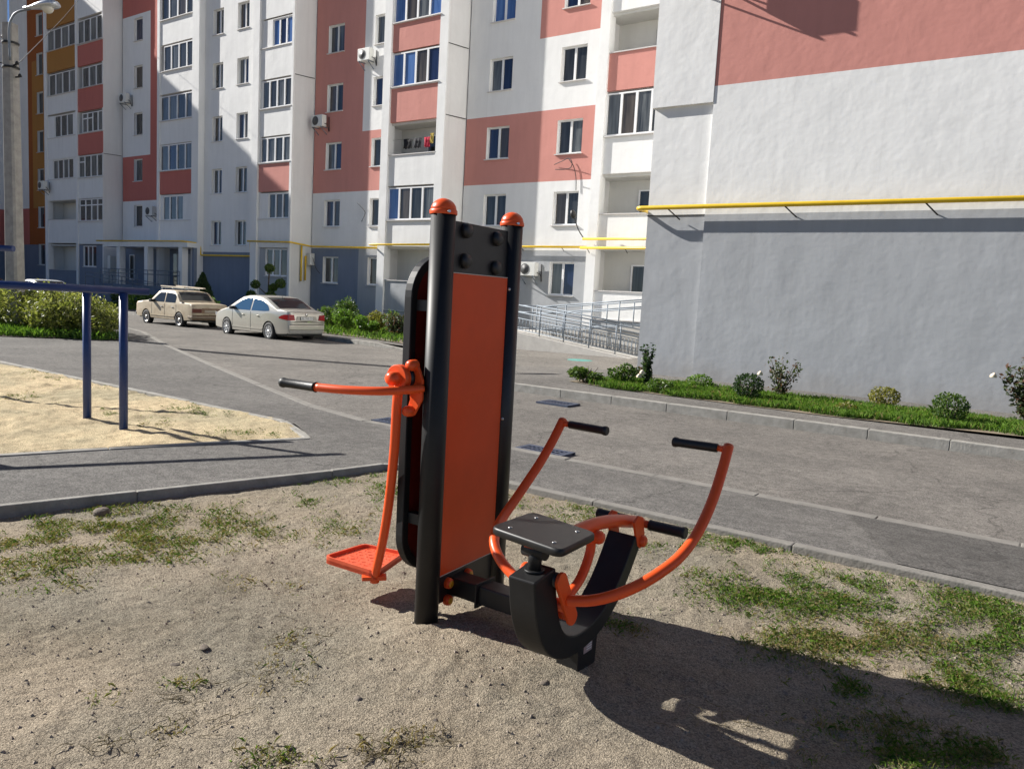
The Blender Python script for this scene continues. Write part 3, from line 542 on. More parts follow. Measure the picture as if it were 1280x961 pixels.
# ------------------------------------------------------------------ apartment building
YF, YB = 27.2, 26.1
bld = thing('apartment_building', 'white and pink nine storey apartment block with balcony bays', 'building', (-30, 27, 0))
OFF = np.array([30, -27, 0.])
def shift(mb, off=OFF): mb.v = [tuple(np.array(p) + off) for p in mb.v]; return mb
HT = 26.5
def wall_open(x0, x1, z0, z1, y, ops, colf, mats, dep=.2, revmi=None):
    b = MB(); rv = len(mats) - 1 if revmi is None else revmi
    zc = colf('cuts'); xs = sorted(set([x0, x1] + [v for o in ops for v in o[:2]] + list(zc[0]))); zs = sorted(set([z0, z1] + [v for o in ops for v in o[2:]] + list(zc[1])))
    xs = [v for v in xs if x0 <= v <= x1]; zs = [v for v in zs if z0 <= v <= z1]
    for a, c in zip(xs, xs[1:]):
        for d, e in zip(zs, zs[1:]):
            mx, mz = (a + c) / 2, (d + e) / 2
            if any(o[0] < mx < o[1] and o[2] < mz < o[3] for o in ops): continue
            b.add([(a, y, d), (c, y, d), (c, y, e), (a, y, e)], [(0, 1, 2, 3)], colf((mx, mz)))
    for o in ops:
        a, c, d, e = o; yy = y + dep
        b.add([(a, y, d), (a, yy, d), (a, yy, e), (a, y, e)], [(0, 1, 2, 3)], rv); b.add([(c, y, d), (c, yy, d), (c, yy, e), (c, y, e)], [(0, 1, 2, 3)], rv)
        b.add([(a, y, d), (c, y, d), (c, yy, d), (a, yy, d)], [(0, 1, 2, 3)], rv); b.add([(a, y, e), (c, y, e), (c, yy, e), (a, yy, e)], [(0, 1, 2, 3)], rv)
    return b
def window(par, x0, x1, z0, z1, y, panes=2, gl=GDARK, fr=FRAME, sill=True, off=OFF, transom=None, sillout=.26, blind=None):
    """frame with mullions at y (front), panes behind it, sill at the outer wall face"""
    b = MB(); t = .055; b.box(x0, x1, y, y + .07, z0, z0 + t); b.box(x0, x1, y, y + .07, z1 - t, z1); b.box(x0, x0 + t, y, y + .07, z0 + t, z1 - t); b.box(x1 - t, x1, y, y + .07, z0 + t, z1 - t)
    for i in range(1, panes):
        xm = x0 + (x1 - x0) * i / panes; b.box(xm - .045, xm + .045, y - .004, y + .07, z0 + t, z1 - t)
    if transom:
        for i in transom: a, c = x0 + (x1 - x0) * i / panes, x0 + (x1 - x0) * (i + 1) / panes; zt = z0 + (z1 - z0) * .72; b.box(a + .046, c - .046, y + .002, y + .07, zt - .035, zt + .035)
    wo = shift(b, off).build('window', fr, par)
    gls = gl if isinstance(gl, list) else [gl]; g = MB()
    for i in range(panes):
        a, c = x0 + (x1 - x0) * i / panes + .03, x0 + (x1 - x0) * (i + 1) / panes - .03; mi = i % len(gls)
        dz = random.uniform(-.004, .004)
        g.add([(a, y + .04 + dz, z0 + .03), (c, y + .04 - dz, z0 + .03), (c, y + .04 - dz, z1 - .03), (a, y + .04 + dz, z1 - .03)], [(0, 1, 2, 3)], mi)
    shift(g, off).build('pane', gls, wo)
    if sill:
        s = MB(); s.box(x0 - .05, x1 + .04, y - sillout, y + .02, z0 - .045, z0 - .012); shift(s, off).build('sill', SILL, wo)
    return wo
GL = [GDARK, GGREY, GDARK, GBROWN, GNAVY]
def pickg(k): return [GL[k % 5], GL[(k * 3 + 1) % 5]]
def wins(cols, base, n, step, dz=0.):
    return [(x0, x1, base[0] + step * k + dz, base[1] + step * k + dz) for k in range(n) for (x0, x1) in cols]
# --- recess with two window columns beside the wing
ops = wins([(-21.25, -20.06), (-17.66, -16.48)], (1.82, 3.15), 6, 2.822, .0)
ZB = (3.62, 6.40, 9.24, 12.1, 14.9)
def c11(q):
    if q == 'cuts': return ((-18.75,), ZB)
    x, z = q; return 0 if z < 3.62 else 1 if z < 6.4 else 2 if z < 9.24 else 1 if z < 12.1 else (2 if x > -18.75 and z < 17.8 else 1)
shift(wall_open(-22.4, -15.2, -.1, HT, YF, ops, c11, [PLINTH, WHITE, PINK, REVEAL])).build('wall', [PLINTH, WHITE, PINK, REVEAL], bld)
for k, o in enumerate(ops): window(bld, o[0], o[1], o[2], o[3], YF + .12, 2, GSKY if k == 8 else pickg(k), sillout=.2)
# --- recess with shaded red wall
ops = wins([(-31.5, -30.35), (-28.25, -27.55)], (1.88, 3.2), 6, 2.83, .0)
def c9(q):
    if q == 'cuts': return ((-28.9,), ZB + (17.8,))
    x, z = q
    if z < 3.62: return 3 if x < -28.9 else 0
    return 1 if z < 6.35 else 2 if (z < 9.24 or (x < -28.9 and z < 17.8)) else 1
shift(wall_open(-32.4, -26.4, -.1, HT, YF, ops, c9, [PLINTH, WHITE, PINK, PLSHADE, REVEAL])).build('wall', [PLINTH, WHITE, PINK, PLSHADE, REVEAL], bld)
for k, o in enumerate(ops): window(bld, o[0], o[1], o[2], o[3], YF + .12, 2 if o[0] < -29 else 1, pickg(k + 2), sillout=.2)
# --- stair recess
YS = 26.35
ops = wins([(-39.95, -39.0), (-37.75, -36.75)], (3.68, 5.02), 5, 2.84, .0)
def c6(q):
    if q == 'cuts': return ((), (3.3,))
    return 0 if q[1] < 3.3 else 1
shift(wall_open(-40.7, -35.9, -.1, HT, YS, ops, c6, [PLSHADE, WHITE, REVEAL])).build('wall', [PLSHADE, WHITE, REVEAL], bld)
for k, o in enumerate(ops): window(bld, o[0], o[1], o[2], o[3], YS + .14, 2, pickg(k + 4), sillout=.2)
# --- narrow recess between the bays on the left
ops = wins([(-50.0, -48.65)], (4.83, 6.2), 6, 2.86, .05); ops = [(a + .35, c, d, e) for a, c, d, e in ops]
def c4(q):
    if q == 'cuts': return ((-47.75,), (3.7, 6.5, 9.3, 17.9))
    x, z = q; return 0 if z < 3.7 else 1 if z < 6.5 else 2 if z < 9.3 else (2 if x > -47.75 else 1) if z < 17.9 else 2
shift(wall_open(-51.0, -44.9, -.1, HT, YF, ops, c4, [PLSHADE, WHITE, PINKSHADE, REVEAL])).build('wall', [PLSHADE, WHITE, PINKSHADE, REVEAL], bld)
for k, o in enumerate(ops): window(bld, o[0], o[1], o[2], o[3], YF + .12, 1, pickg(k), sillout=.2)

def bay(x0, x1, items, left=None, right=None, y=YB, sidem=BEIGE, ws=.14, topz=HT, slant=.3, back=YF):  # shallow depth and slanted sides are shaped to fit the cast shadows
    """balcony bay: items (z0, z1, kind, ...) bottom to top"""
    b = MB(); b.box(x0, x0 + ws, y + .02, back + .3, -.1, topz); b.prism([(x1 - slant - ws, y + .02, -.1), (x1 - slant, y + .02, -.1), (x1, back + .3, -.1), (x1 - ws, back + .3, -.1)], (0, 0, topz + .1)); sw = shift(b).build('side_wall', sidem, bld)
    if right: right = (right[0] - slant, right[1] - slant, right[2])
    if left: b = MB(); b.box(left[0] - .004, left[1], y - left[2], y + .3, -.1, topz); shift(b).build('pilaster', WHITE, bld)
    if right: b = MB(); b.box(right[0], right[1] + .005, y - right[2], y + .3, -.1, topz); shift(b).build('pilaster', WHITE, bld)
    xa, xb = (left[1] if left else x0), (right[0] if right else x1 - slant - .002)
    for it in items:
        z0, z1, kind = it[:3]
        if kind == 'par':
            b = MB(); b.box(xa, xb, y, y + .12, z0, z1); p = shift(b).build('balcony', it[3], bld)
            b = MB(); b.box(xa - .01, xb + .01, y - .05, y + .14, z1, z1 + .035); shift(b).build('flashing', SILL, p); b = MB(); b.box(xa, xb, y + .12, back, z0 - .02, z0 + .12); shift(b).build('slab', SILL, p)
        elif kind == 'win': window(bld, xa + it[5] if len(it) > 5 else xa, xb, z0, z1, y + .03, it[3], it[4], sill=True, sillout=.12, transom=it[6] if len(it) > 6 else None)
        elif kind == 'wallwin':   # wall field with an inset window
            ops = [(it[4], it[5], it[6], it[7])]
            shift(wall_open(xa, xb, z0, z1, y + .03, ops, lambda q: ((), ()) if q == 'cuts' else 0, [it[3], REVEAL], .1)).build('wall', [it[3], REVEAL], bld)
            window(bld, it[4], it[5], it[6], it[7], y + .07, it[8], it[9], sillout=.1, transom=it[10] if len(it) > 10 else None)
        elif kind == 'open':      # loggia: back wall with balcony door and window, ceiling
            b = MB(); b.box(x0 + ws, x1 - ws, back + .01, back + .1, z0 - 1.1, z1 - .04); b.box(x0 + ws, x1 - ws - slant, y + .13, back + .1, z1 - .04, z1 + .05); lo = shift(b).build('loggia', INNER, bld)
            if len(it) > 3:
                for (a, c, d, e, n) in it[3]: window(bld, a, c, d, e, back - .06, n, GDARK, sill=False)
W4 = [GSKY, GSKY, GBROWN, GDARK]
bay(-22.85 + -3.55, -22.4, [(-.1, .74, 'par', PLINTH), (.78, 2.1, 'par', PLINTH), (2.1, 3.6, 'open', [(-24.2, -23.2, 1.3, 3.15, 2)]), (3.66, 4.78, 'par', WHITE), (4.84, 6.28, 'win', 4, [GSKY, GBROWN, GDARK, GGREY]), (6.36, 7.7, 'par', WHITE), (7.7, 9.1, 'open', [(-24.6, -23.2, 7.2, 8.7, 2)]), (9.16, 10.62, 'par', PINK), (10.70, 12.15, 'win', 4, [GSKY, GSKY, GBROWN, GNAVY]), (12.22, 13.4, 'par', PINK), (13.46, 14.9, 'win', 4, [GSKY, GBROWN, GGREY, GSKY]), (15.0, 16.3, 'par', WHITE), (16.36, 17.8, 'win', 4, W4), (17.9, 26, 'par', WHITE)],
    (-26.4, -25.95, .10), (-22.85, -22.4, .04))
bay(-15.25, -8.1, [(-.1, .96, 'par', PLINTH), (1.0, 2.03, 'par', WHITE), (2.03, 3.62, 'open', [(-13.9, -12.3, 1.3, 3.1, 2)]), (3.70, 4.88, 'par', WHITE), (4.88, 6.3, 'open', [(-13.8, -12.2, 4.2, 5.9, 2)]), (6.37, 7.68, 'par', WHITE), (7.74, 9.28, 'win', 11, [GGREY, GBROWN, GGREY, GDARK]), (9.36, 10.7, 'par', PINK), (10.7, 12.1, 'open', [(-13.5, -12.6, 10.2, 11.7, 1)]), (12.16, 13.4, 'par', WHITE), (13.4, 15, 'open'), (15.0, 26, 'par', WHITE)], (-15.25, -14.85, .10), slant=0)
o7 = .1
bay(-35.4, -32.4, [(-.1, 3.5, 'wallwin', PLINTH, -34.75, -33.0, 2.1, 3.5, 3, [GDARK, GGREY, GDARK]), (3.55, 5.0, 'par', WHITE), (5.03, 6.35, 'wallwin', WHITE, -34.6, -32.92, 5.05, 6.33, 3, [GDARK, GBROWN, GDARK]), (6.42, 7.82, 'par', PINK), (7.9, 9.15, 'win', 4, [GGREY, GGREY, GDARK, GGREY]), (9.22, 10.55, 'par', WHITE), (10.62, 12.0, 'win', 4, [GGREY, GDARK, GGREY, GDARK], .15), (12.08, 13.6, 'par', WHITE), (13.62, 15.0, 'wallwin', WHITE, -34.5, -32.92, 13.66, 14.96, 3, [GSKY, GNAVY, GSKY]), (15.06, 16.4, 'par', WHITE), (16.45, 17.8, 'win', 4, W4), (17.9, 26, 'par', WHITE)], (-35.9, -35.4, .10), (-32.56, -32.4, .06))
bay(-45.0, -40.7, [(3.75, 5.05, 'par', WHITE), (5.05, 6.55, 'wallwin', WHITE, -44.5, -42.4, 5.1, 6.5, 3, [GGREY, GDARK, GGREY]), (6.6, 7.9, 'par', PINKSHADE), (7.95, 9.42, 'win', 4, [GGREY, GNAVY, GDARK, GGREY]), (9.46, 10.75, 'par', WHITE), (10.8, 12.2, 'win', 4, [GGREY, GGREY, GDARK, GGREY]), (12.3, 13.55, 'par', WHITE), (13.6, 15.0, 'win', 4, [GDARK, GGREY, GDARK, GDARK], .3), (15.08, 16.42, 'par', WHITE), (16.46, 17.8, 'win', 4, [GDARK, GGREY, GBROWN, GDARK]), (17.9, 26, 'par', WHITE)], (-45.0, -44.75, .06), (-41.35, -40.7, .12), slant=0, back=26.5)
s = 2.86
bay(-54.8, -51.05, [(-.1, 3.62, 'wallwin', PLSHADE, -54.0, -52.3, 2.2, 3.62 - .05, 3, [GDARK, GGREY, GDARK]), (3.68, 5.15, 'par', WHITE), (5.18, 6.6, 'win', 4, [GDARK, GDARK, GGREY, GDARK], .1, [0, 1, 2, 3]), (6.64, 7.95, 'par', WHITE), (8.0, 9.4, 'win', 4, [GGREY, GDARK, GGREY, GDARK], .0, [0]), (9.46, 10.78, 'par', PINKSHADE), (10.85, 12.1, 'win', 4, [GGREY, GDARK, GDARK, GGREY], .5, [0, 1]), (12.24, 13.68, 'par', PINKSHADE), (13.7, 14.98, 'win', 3, [GDARK, GGREY, GDARK], .55), (15.1, 16.4, 'par', PINKSHADE), (16.5, 17.95, 'win', 4, [GGREY, GDARK, GGREY, GDARK]), (18.1, 26, 'par', WHITE)], (-54.8, -54.55, .05), sidem=BEIGE)
bay(-59.2, -54.8, [(-.1, 1.9, 'par', PLSHADE), (1.9, 3.6, 'open'), (3.74, 5.3, 'par', WHITE), (5.3, 6.62, 'open'), (6.62, 8.02, 'par', WHITE), (8.04, 9.4, 'wallwin', WHITE, -58.2, -55.3, 8.06, 9.36, 4, [GGREY, GDARK, GGREY, GBROWN]), (9.4, 10.8, 'par', WHITE), (10.85, 12.3, 'wallwin', WHITE, -57.9, -55.3, 10.86, 12.28, 3, [GDARK, GDARK, GGREY]), (12.4, 13.6, 'par', WHITE), (13.64, 15.05, 'win', 4, [GDARK, GGREY, GDARK, GGREY], .2), (15.2, 16.55, 'par', OCHRE), (16.6, 17.95, 'win', 4, [GGREY, GDARK, GGREY, GDARK]), (18.1, 26, 'par', OCHRE)], (-59.2, -58.8, .05), slant=0)
# slab above the whole row, roof
b = MB(); b.box(-59.2, -8.1, 25.9, 40, HT, HT + .4); b.box(-59.2, -8.1, YF + .35, 40, -.1, HT); shift(b).build('roof', CONC, bld)
# seams on the bay cheeks
b = MB()
for xx, zz in ((-22.4, (3.7, 9.25, 12.2)), (-32.4, (12.1,)), (-51.05, (9.4,))):
    for z in zz: b.bar((xx - .293, YB + .03, z), (xx - .022, YF - .05, z), .012, .03)
shift(b).build('seam', DARKGAP, bld)
# porch: columns, canopy, platform, door, notices
b = MB(); b.box(-49.9, -40.7, 25.35, YF, 3.48, 3.74); shift(b).build('canopy', WHITE, bld)
for cx in (-48.2, -45.05, -41.45):
    b = MB(); b.box(cx - .19, cx + .19, 25.4, 25.78, -.1, 3.48); shift(b).build('column', WHITE, bld, bevel=.02)
b = MB(); b.box(-50, -40.7, 25.2, YF, -.1, 1.2); b.box(-45, -40.7, YF - .02, YF + .1, 1.2, 3.48); b.box(-40.9, -40.72, 25.8, YF, 1.2, 3.48); shift(b).build('platform', PLSHADE, bld)
b = MB(); b.box(-44.6, -43.0, YF - .08, YF - .03, 1.21, 3.2); d = shift(b).build('door', mat('pale_door', (.42, .43, .44), .5), bld)
b = MB(); b.box(-45.0, -44.62, YF - .07, YF - .03, 1.3, 3.2); shift(b).build('glass_strip', GDARK, d)
b = MB(); b.box(-44.3, -44.0, YF - .09, YF - .081, 2.1, 2.5); b.box(-43.92, -43.62, YF - .09, YF - .081, 2.1, 2.5); b.box(-44.3, -43.62, YF - .09, YF - .081, 1.9, 2.03); shift(b).build('notice', PLATEW, d)
window(bld, -50.1, -49.5, 1.5, 3.1, YF - .06, 1, GDARK, sill=False)

# --- ochre block at the far left and the wing that shades the facade
och = thing('apartment_building', 'rust and ochre block with narrow windows at the far left', 'building', (-65, 28.5, 0)); OF2 = np.array([65, -28.5, 0.])
YO = 28.5
ops = wins([(-65.9, -64.9), (-61.75, -60.9)], (5.0, 6.6), 7, 2.85, -2.85 + .1); ops += []
def co(q):
    if q == 'cuts': return ((-67.4, -66.7, -62.2), (3.8, 6.6, 9.2, 12.1, 17.6))
    x, z = q
    if z < 3.8: return 3
    if x < -67.4: return 0 if z > 6.6 else 4
    if x > -62.2: return 0 if (9.2 < z < 12.1 or z > 17.6 or z < 6.6) else 1
    return 2 if (x < -66.7 or z > 17.6 or z < 6.6) else 1
shift(wall_open(-70.4, -59.15, -.1, 29, YO, ops, co, [WHITE, OCHRE, RUST, PLSHADE, PINKSHADE, REVEAL]), OF2).build('wall', [WHITE, OCHRE, RUST, PLSHADE, PINKSHADE, REVEAL], och)
for k, o in enumerate(ops): window(och, o[0], o[1], o[2], o[3], YO + .12, 1, [GGREY] if k % 2 else [GDARK], sillout=.2, off=OF2)
b = MB(); b.box(-70.4, -59.2, YO + .3, 40, -.1, 29); b.box(-59.2, -59.0, 27.4, YO + .3, -.1, 29); shift(b, OF2).build('core', WHITE, och)
wg = thing('apartment_building', 'white projecting wing just touching the left picture edge', 'building', (-76, 21, 0)); OF3 = np.array([76, -21, 0.])
b = MB(); b.box(-82, -70.5, 12, 28.4, 6.5, 29.6); shift(b, OF3).build('wall', WHITE, wg)
b = MB(); b.box(-82, -70.48, 12, 28.4, 3.6, 6.5); shift(b, OF3).build('wall', PINKSHADE, wg)
b = MB(); b.box(-82, -70.46, 12, 28.4, -.1, 3.6); shift(b, OF3).build('wall', PLSHADE, wg)

# --- blank end wall of the near wing
wing = thing('apartment_building', 'blank near end wall with grey plinth, white band and pink upper storey', 'building', (-1, 16.2, 0)); OW = np.array([1, -16.2, 0.])
def slab_wall(x0, x1, yf, bands, step=.0):
    b = MB(); ms = []
    for (z0, z1, m) in bands:
        if m not in ms: ms.append(m)
        b.add([(x0, yf, z0), (x1, yf, z0), (x1, yf, z1), (x0, yf, z1)], [(0, 1, 2, 3)], ms.index(m))
        b.add([(x0, yf, z0), (x0, yf + 1, z0), (x0, yf + 1, z1), (x0, yf, z1)], [(0, 1, 2, 3)], ms.index(m)); b.add([(x1, yf, z0), (x1, yf + 1, z0), (x1, yf + 1, z1), (x1, yf, z1)], [(0, 1, 2, 3)], ms.index(m))
        b.add([(x0, yf, z0), (x1, yf, z0), (x1, yf + 1, z0), (x0, yf + 1, z0)], [(0, 1, 2, 3)], ms.index(m)); b.add([(x0, yf, z1), (x1, yf, z1), (x1, yf + 1, z1), (x0, yf + 1, z1)], [(0, 1, 2, 3)], ms.index(m))
    return b, ms
b, ms = slab_wall(-6.72, 16, 16.42, [(-.1, 3.60, PLINTH), (3.60, 6.30, WHITE), (6.30, 12, PINK), (12, HT, WHITE)]); shift(b, OW).build('wall', ms, wing)
b, ms = slab_wall(-8.12, -6.725, 16.50, [(-.1, 3.60, PLINTH), (3.60, 5.97, WHITE)]); shift(b, OW).build('corner_pier', ms, wing)
b, ms = slab_wall(-8.15, -6.725, 16.40, [(5.97, HT, WHITE)]); shift(b, OW).build('insulation_layer', ms, wing)
b = MB(); b.box(-8.1, 16, 16.9, 30, -.1, HT); shift(b, OW).build('core', WHITE, wing)
b = MB(); b.box(-8.13, -6.73, 16.485, 16.51, 3.595, 3.615); shift(b, OW).build('flashing', DARKGAP, wing)

# ------------------------------------------------------------------ gas pipes
def pipe_thing(label, paths, r, brackets=()):
    t = thing('gas_pipe', label, 'gas pipe', paths[0][0], 'yellow gas pipes'); o0 = np.array(paths[0][0])
    for p in paths:
        b = MB(); b.tube([np.array(q) - o0 for q in p], r, 12); b.build('pipe', YEL, t)
    for a, c in brackets: b = MB(); b.tube([np.array(a) - o0, np.array(c) - o0], .014, 6); b.build('bracket', WIRE, t)
def arc(pts, rad=.12):
    out = [np.array(pts[0], float)]
    for a, b_, c in zip(pts, pts[1:], pts[2:]):
        a, b_, c = map(lambda q: np.array(q, float), (a, b_, c)); d1 = (a - b_) / np.linalg.norm(a - b_); d2 = (c - b_) / np.linalg.norm(c - b_)
        for k in range(7):
            tt = k / 6; out.append((1 - tt) ** 2 * (b_ + d1 * rad) + 2 * tt * (1 - tt) * b_ + tt ** 2 * (b_ + d2 * rad))
    out.append(np.array(pts[-1], float)); return out
pipe_thing('thick yellow gas pipe running along the blank near end wall', [arc([(-8.28, 20.5, 3.75), (-8.28, 16.24, 3.75), (14, 16.22, 3.75)], .14)], .05, [((-7.5 + 2.55 * k, 16.22, 3.71), (-7.3 + 2.55 * k, 16.44, 3.50)) for k in range(6)])
pipe_thing('pair of yellow gas pipes across the loggia bay beside the near wing', [[(-15.4, 25.78, 3.62), (-8.2, 25.78, 3.62)], [(-15.3, 25.76, 3.95), (-8.2, 25.76, 3.95)]], .045, [((-15.1 + 1.6 * k, 25.78, 3.6), (-15.1 + 1.6 * k, 25.98, 3.45)) for k in range(5)])
pipe_thing('yellow gas pipe along the wall between the two right balcony bays', [[(-22.3, 27.0, 3.75), (-15.5, 27.0, 3.75)]], .045, [((-21 + 2 * k, 27, 3.72), (-21 + 2 * k, 27.2, 3.6)) for k in range(3)])
pipe_thing('yellow gas pipe across the balcony bay behind the machine', [arc([(-26.7, 27.0, 3.68), (-26.7, 25.75, 3.70), (-22.3, 25.75, 3.72)], .1)], .045)
pipe_thing('yellow gas pipe with two drops beside the white meter box', [arc([(-35.7, 25.7, 3.85), (-32.25, 25.7, 3.8), (-32.2, 27.0, 3.7), (-26.7, 27.0, 3.64)], .1), [(-32.47, 26.62, 3.7), (-32.47, 26.62, 1.9)], [(-32.42, 26.85, 3.2), (-32.42, 26.85, 1.95)]], .045)
pipe_thing('dull yellow gas pipe stepping down below the stair windows and over the porch', [arc([(-50.5, 25.25, 3.82), (-41.0, 25.25, 3.80), (-40.75, 26.2, 3.75), (-40.7, 26.2, 3.1), (-36.1, 26.2, 3.1), (-36.0, 26.1, 3.85)], .1)], .045)
b = MB(); b.box(-32.39, -32.12, 26.9, 27.18, 2.75, 3.35); tag(b.build('meter_box', ACW, bevel=.01), 'small white meter box at the inner corner under the gas pipe', 'meter box')
b = MB(); b.box(-51.03, -50.7, 26.2, 26.7, 2.05, 2.95); tag(b.build('meter_box', ACW, bevel=.01), 'pale wall box on the dark cheek beside the porch', 'meter box')

# ------------------------------------------------------------------ air conditioners
def ac(x, y, z, label, gap=0.):
    t = thing('air_conditioner', label, 'air conditioner', (x, y, z), 'outdoor air conditioner units')
    b = MB(); b.box(-.4, .4, -.42, -.14, 0, .56); b.build('body', ACW, t, bevel=.015)
    b = MB(); b.lathe((-.1, -.425, .28), (0, -1, 0), [(.215, -.004), (.22, .01), (.205, .012), (.17, .004), (.165, .010), (.13, .004), (.125, .010), (.08, .004), (.07, .014), (.0, .014)], 28); b.build('fan_grille', ACD, t)
    for sx in (-.3, .3): b = MB(); b.bar((sx, -.44, -.02), (sx, gap - .005, -.02), .035, .035); b.bar((sx, -.42, -.03), (sx, gap - .01, -.34), .03, .03); b.build('bracket', GALV, t)
    b = MB(); b.tube(smooth_path([(.4, -.25, .15), (.55, -.2, .05), (.5, -.04, -.2), (.45, -.02, .5)], 6), .018, 6); b.build('hose', WIRE, t)
ac(-31.75, 27.2, 9.62, 'air conditioner on the shaded red wall beside a window')
ac(-28.55, 27.2, 12.4, 'air conditioner high on the lit white strip left of the balconies')
ac(-18.5, 27.2, 2.55, 'air conditioner low on the grey wall above the ramp railing')
ac(-50.3, 27.2, 12.6, 'air conditioner in the shaded recess at the inner corner')
ac(-47.2, 27.2, 5.5, 'air conditioner over the entrance porch')
ac(-58.75, 25.98, 7.35, 'air conditioner at the far left white bay')
p = on_y(1003, 0, 16.42); ac(p[0] - 1.6, 16.22, 8.44, 'air conditioner high on the pink band of the blank near end wall', .2)

# laundry on the loggia line
CL = [('black towel hanging in the balcony', (.012, .012, .014), -25.25, .55), ('dark grey shirt hanging next to the black towel', (.03, .03, .035), -24.62, .45), ('red cloth hanging at the right end of the laundry line', (.45, .02, .05), -24.0, .36), ('yellow cloth above the red one on the laundry line', (.55, .42, .10), -23.66, .2)]
for lb, c, x, wd in CL:
    b = MB(); n = 8
    vs = [(x + wd * i / n, 25.95 - .02 + .03 * math.sin(i * 1.9 + k), 8.42 - .42 * k / 3 + (.03 * math.sin(i * 2.2) if k == 3 else 0) - (.0 if c[0] < .5 else -.15)) for k in range(4) for i in range(n + 1)]
    vs = [(a, y + .35, z) for a, y, z in vs]
    b.add(vs, [(k * (n + 1) + i, k * (n + 1) + i + 1, (k + 1) * (n + 1) + i + 1, (k + 1) * (n + 1) + i) for k in range(3) for i in range(n)], 0, True)
    o = b.build('laundry', mat('cloth', c, .9)); so_ = o.modifiers.new('s', 'SOLIDIFY'); so_.thickness = .012; tag(o, lb, 'laundry', 'laundry on the open balcony')
b = MB(); b.tube([(-25.95, 26.3, 8.43), (-22.85, 26.3, 8.43)], .006, 5); tag(b.build('clothes_line', WIRE), 'thin clothes line across the open balcony', 'clothes line')
# satellite dish holder / lamp on the pilaster
t = thing('wall_lamp', 'small dark lamp on a bracket at the white pilaster above the gas pipe', 'lamp', (-15.35, 25.88, 4.0))
b = MB(); b.tube(smooth_path([(0, 0, 0), (-.1, -.25, .3), (-.25, -.35, .75)], 5), .02, 6); b.build('bracket', BPLAST, t); b = MB(); b.lathe((-.27, -.36, .78), (-.3, -.2, 1), [(.02, -.1), (.1, -.06), (.12, .1), (.05, .22), (0, .24)], 14); b.build('lamp_head', BPLAST, t)

def loose_cable(label, px, y=27.16):
    b = MB(); b.tube(smooth_path([on_y(u, v, y - dy) for u, v, dy in px], 6), .016, 5); tag(b.build('loose_cable', WIRE), label, 'cable', 'loose cables on the facade')
loose_cable('looped black cable hanging on the lit pink wall under a window', [(693, 206, 0.02), (704, 201, .15), (711, 198, .3), (715, 203, .35), (713, 210, .3), (704, 212, .3), (694, 212, .25)])
loose_cable('black cable running down the lit wall to the window below the pink band', [(711, 199, .05), (717, 208, .03), (720, 222, .02), (720, 238, .02)])
loose_cable('dark cable sagging on the shaded white wall beside a narrow window', [(446, 253, .12), (455, 263, .15), (456, 268, .1), (452, 277, .05)])
loose_cable('pale loose cable curling down beside the meter box', [(391, 322, .1), (393, 330, .1), (396, 337, .06), (400, 342, .04)])

# ------------------------------------------------------------------ ramp and railings
RAMPC = mat('ramp_concrete', (.52, .50, .46), .85, second=(.42, .40, .37), scale=4, bump=.3, bscale=60)
b = MB()
b.prism([(-17.2, 22.55, -.2), (-11.2, 22.55, -.2), (-11.2, 22.55, -.16), (-16.0, 22.55, .42), (-17.2, 22.55, .42)], (0, 1.25, 0))
b.prism([(-17.2, 23.85, -.2), (-9.4, 23.85, -.2), (-9.4, 23.85, 1.1), (-15.8, 23.85, .42), (-17.2, 23.85, .42)], (0, 1.3, 0)); b.box(-17.2, -16.2, 23.8, 23.85, -.2, .42)
tag(b.build('ramp', RAMPC), 'pale concrete wheelchair ramp folding back beside the near wing', 'ramp')
def railing(label, pts, h, balus, group='galvanised ramp railings'):
    t = thing('railing', label, 'railing', pts[0], group); o0 = np.array(pts[0]); P = [np.array(p) - o0 for p in pts]
    def part(nm, a, c, r): q = MB(); q.tube([a, c], r, 8); q.build(nm, GALV, t)
    seen = set()
    for a, c in zip(P, P[1:]):
        L = np.linalg.norm(c - a); n = max(1, round(L / 1.1))
        for i in range(n + 1):
            q = a + (c - a) * i / n; key = tuple(np.round(q, 2))
            if key not in seen: seen.add(key); part('post', q, q + (0, 0, h), .022)
        for hh in (h, h * .74): part('rail', a + (0, 0, hh), c + (0, 0, hh), .022)
        part('rail', a + (0, 0, .1), c + (0, 0, .1), .016)
        if balus:
            part('rail', a + (0, 0, h * .52), c + (0, 0, h * .52), .016); k = int(L / .14)
            for i in range(1, k): q = a + (c - a) * i / k; part('baluster', q + (0, 0, .1), q + (0, 0, h * .52), .011)
railing('front ramp railing with close upright bars', [(-16.6, 22.7, .42), (-16.0, 22.7, .42), (-11.0, 22.7, -.16)], .95, True)
railing('second ramp railing with close bars behind the front one', [(-15.8, 23.68, .42), (-11.2, 23.68, -.12)], .95, True)
railing('upper ramp railing rising toward the loggia at the wing', [(-16.9, 23.95, .42), (-15.8, 23.95, .42), (-9.4, 23.95, 1.1)], .92, False)
railing('rear ramp railing along the wall side', [(-16.9, 25.05, .42), (-15.8, 25.05, .42), (-9.4, 25.05, 1.1)], .92, False)
railing('long entrance railing behind the old cream car', [(-49.8, 24.2, .9), (-45.5, 24.2, .7), (-37.5, 24.2, .1)], .95, False)
railing('entrance railing along the porch platform edge', [(-49.8, 25.1, 1.2), (-41, 25.1, 1.2)], .9, False)
b = MB(); b.prism([(-50.2, 24.1, -.2), (-37.3, 24.1, -.2), (-37.3, 24.1, .1), (-45.5, 24.1, .7), (-50.2, 24.1, .9)], (0, 1.05, 0)); tag(b.build('ramp', PLSHADE), 'shaded entrance ramp below the far porch', 'ramp')

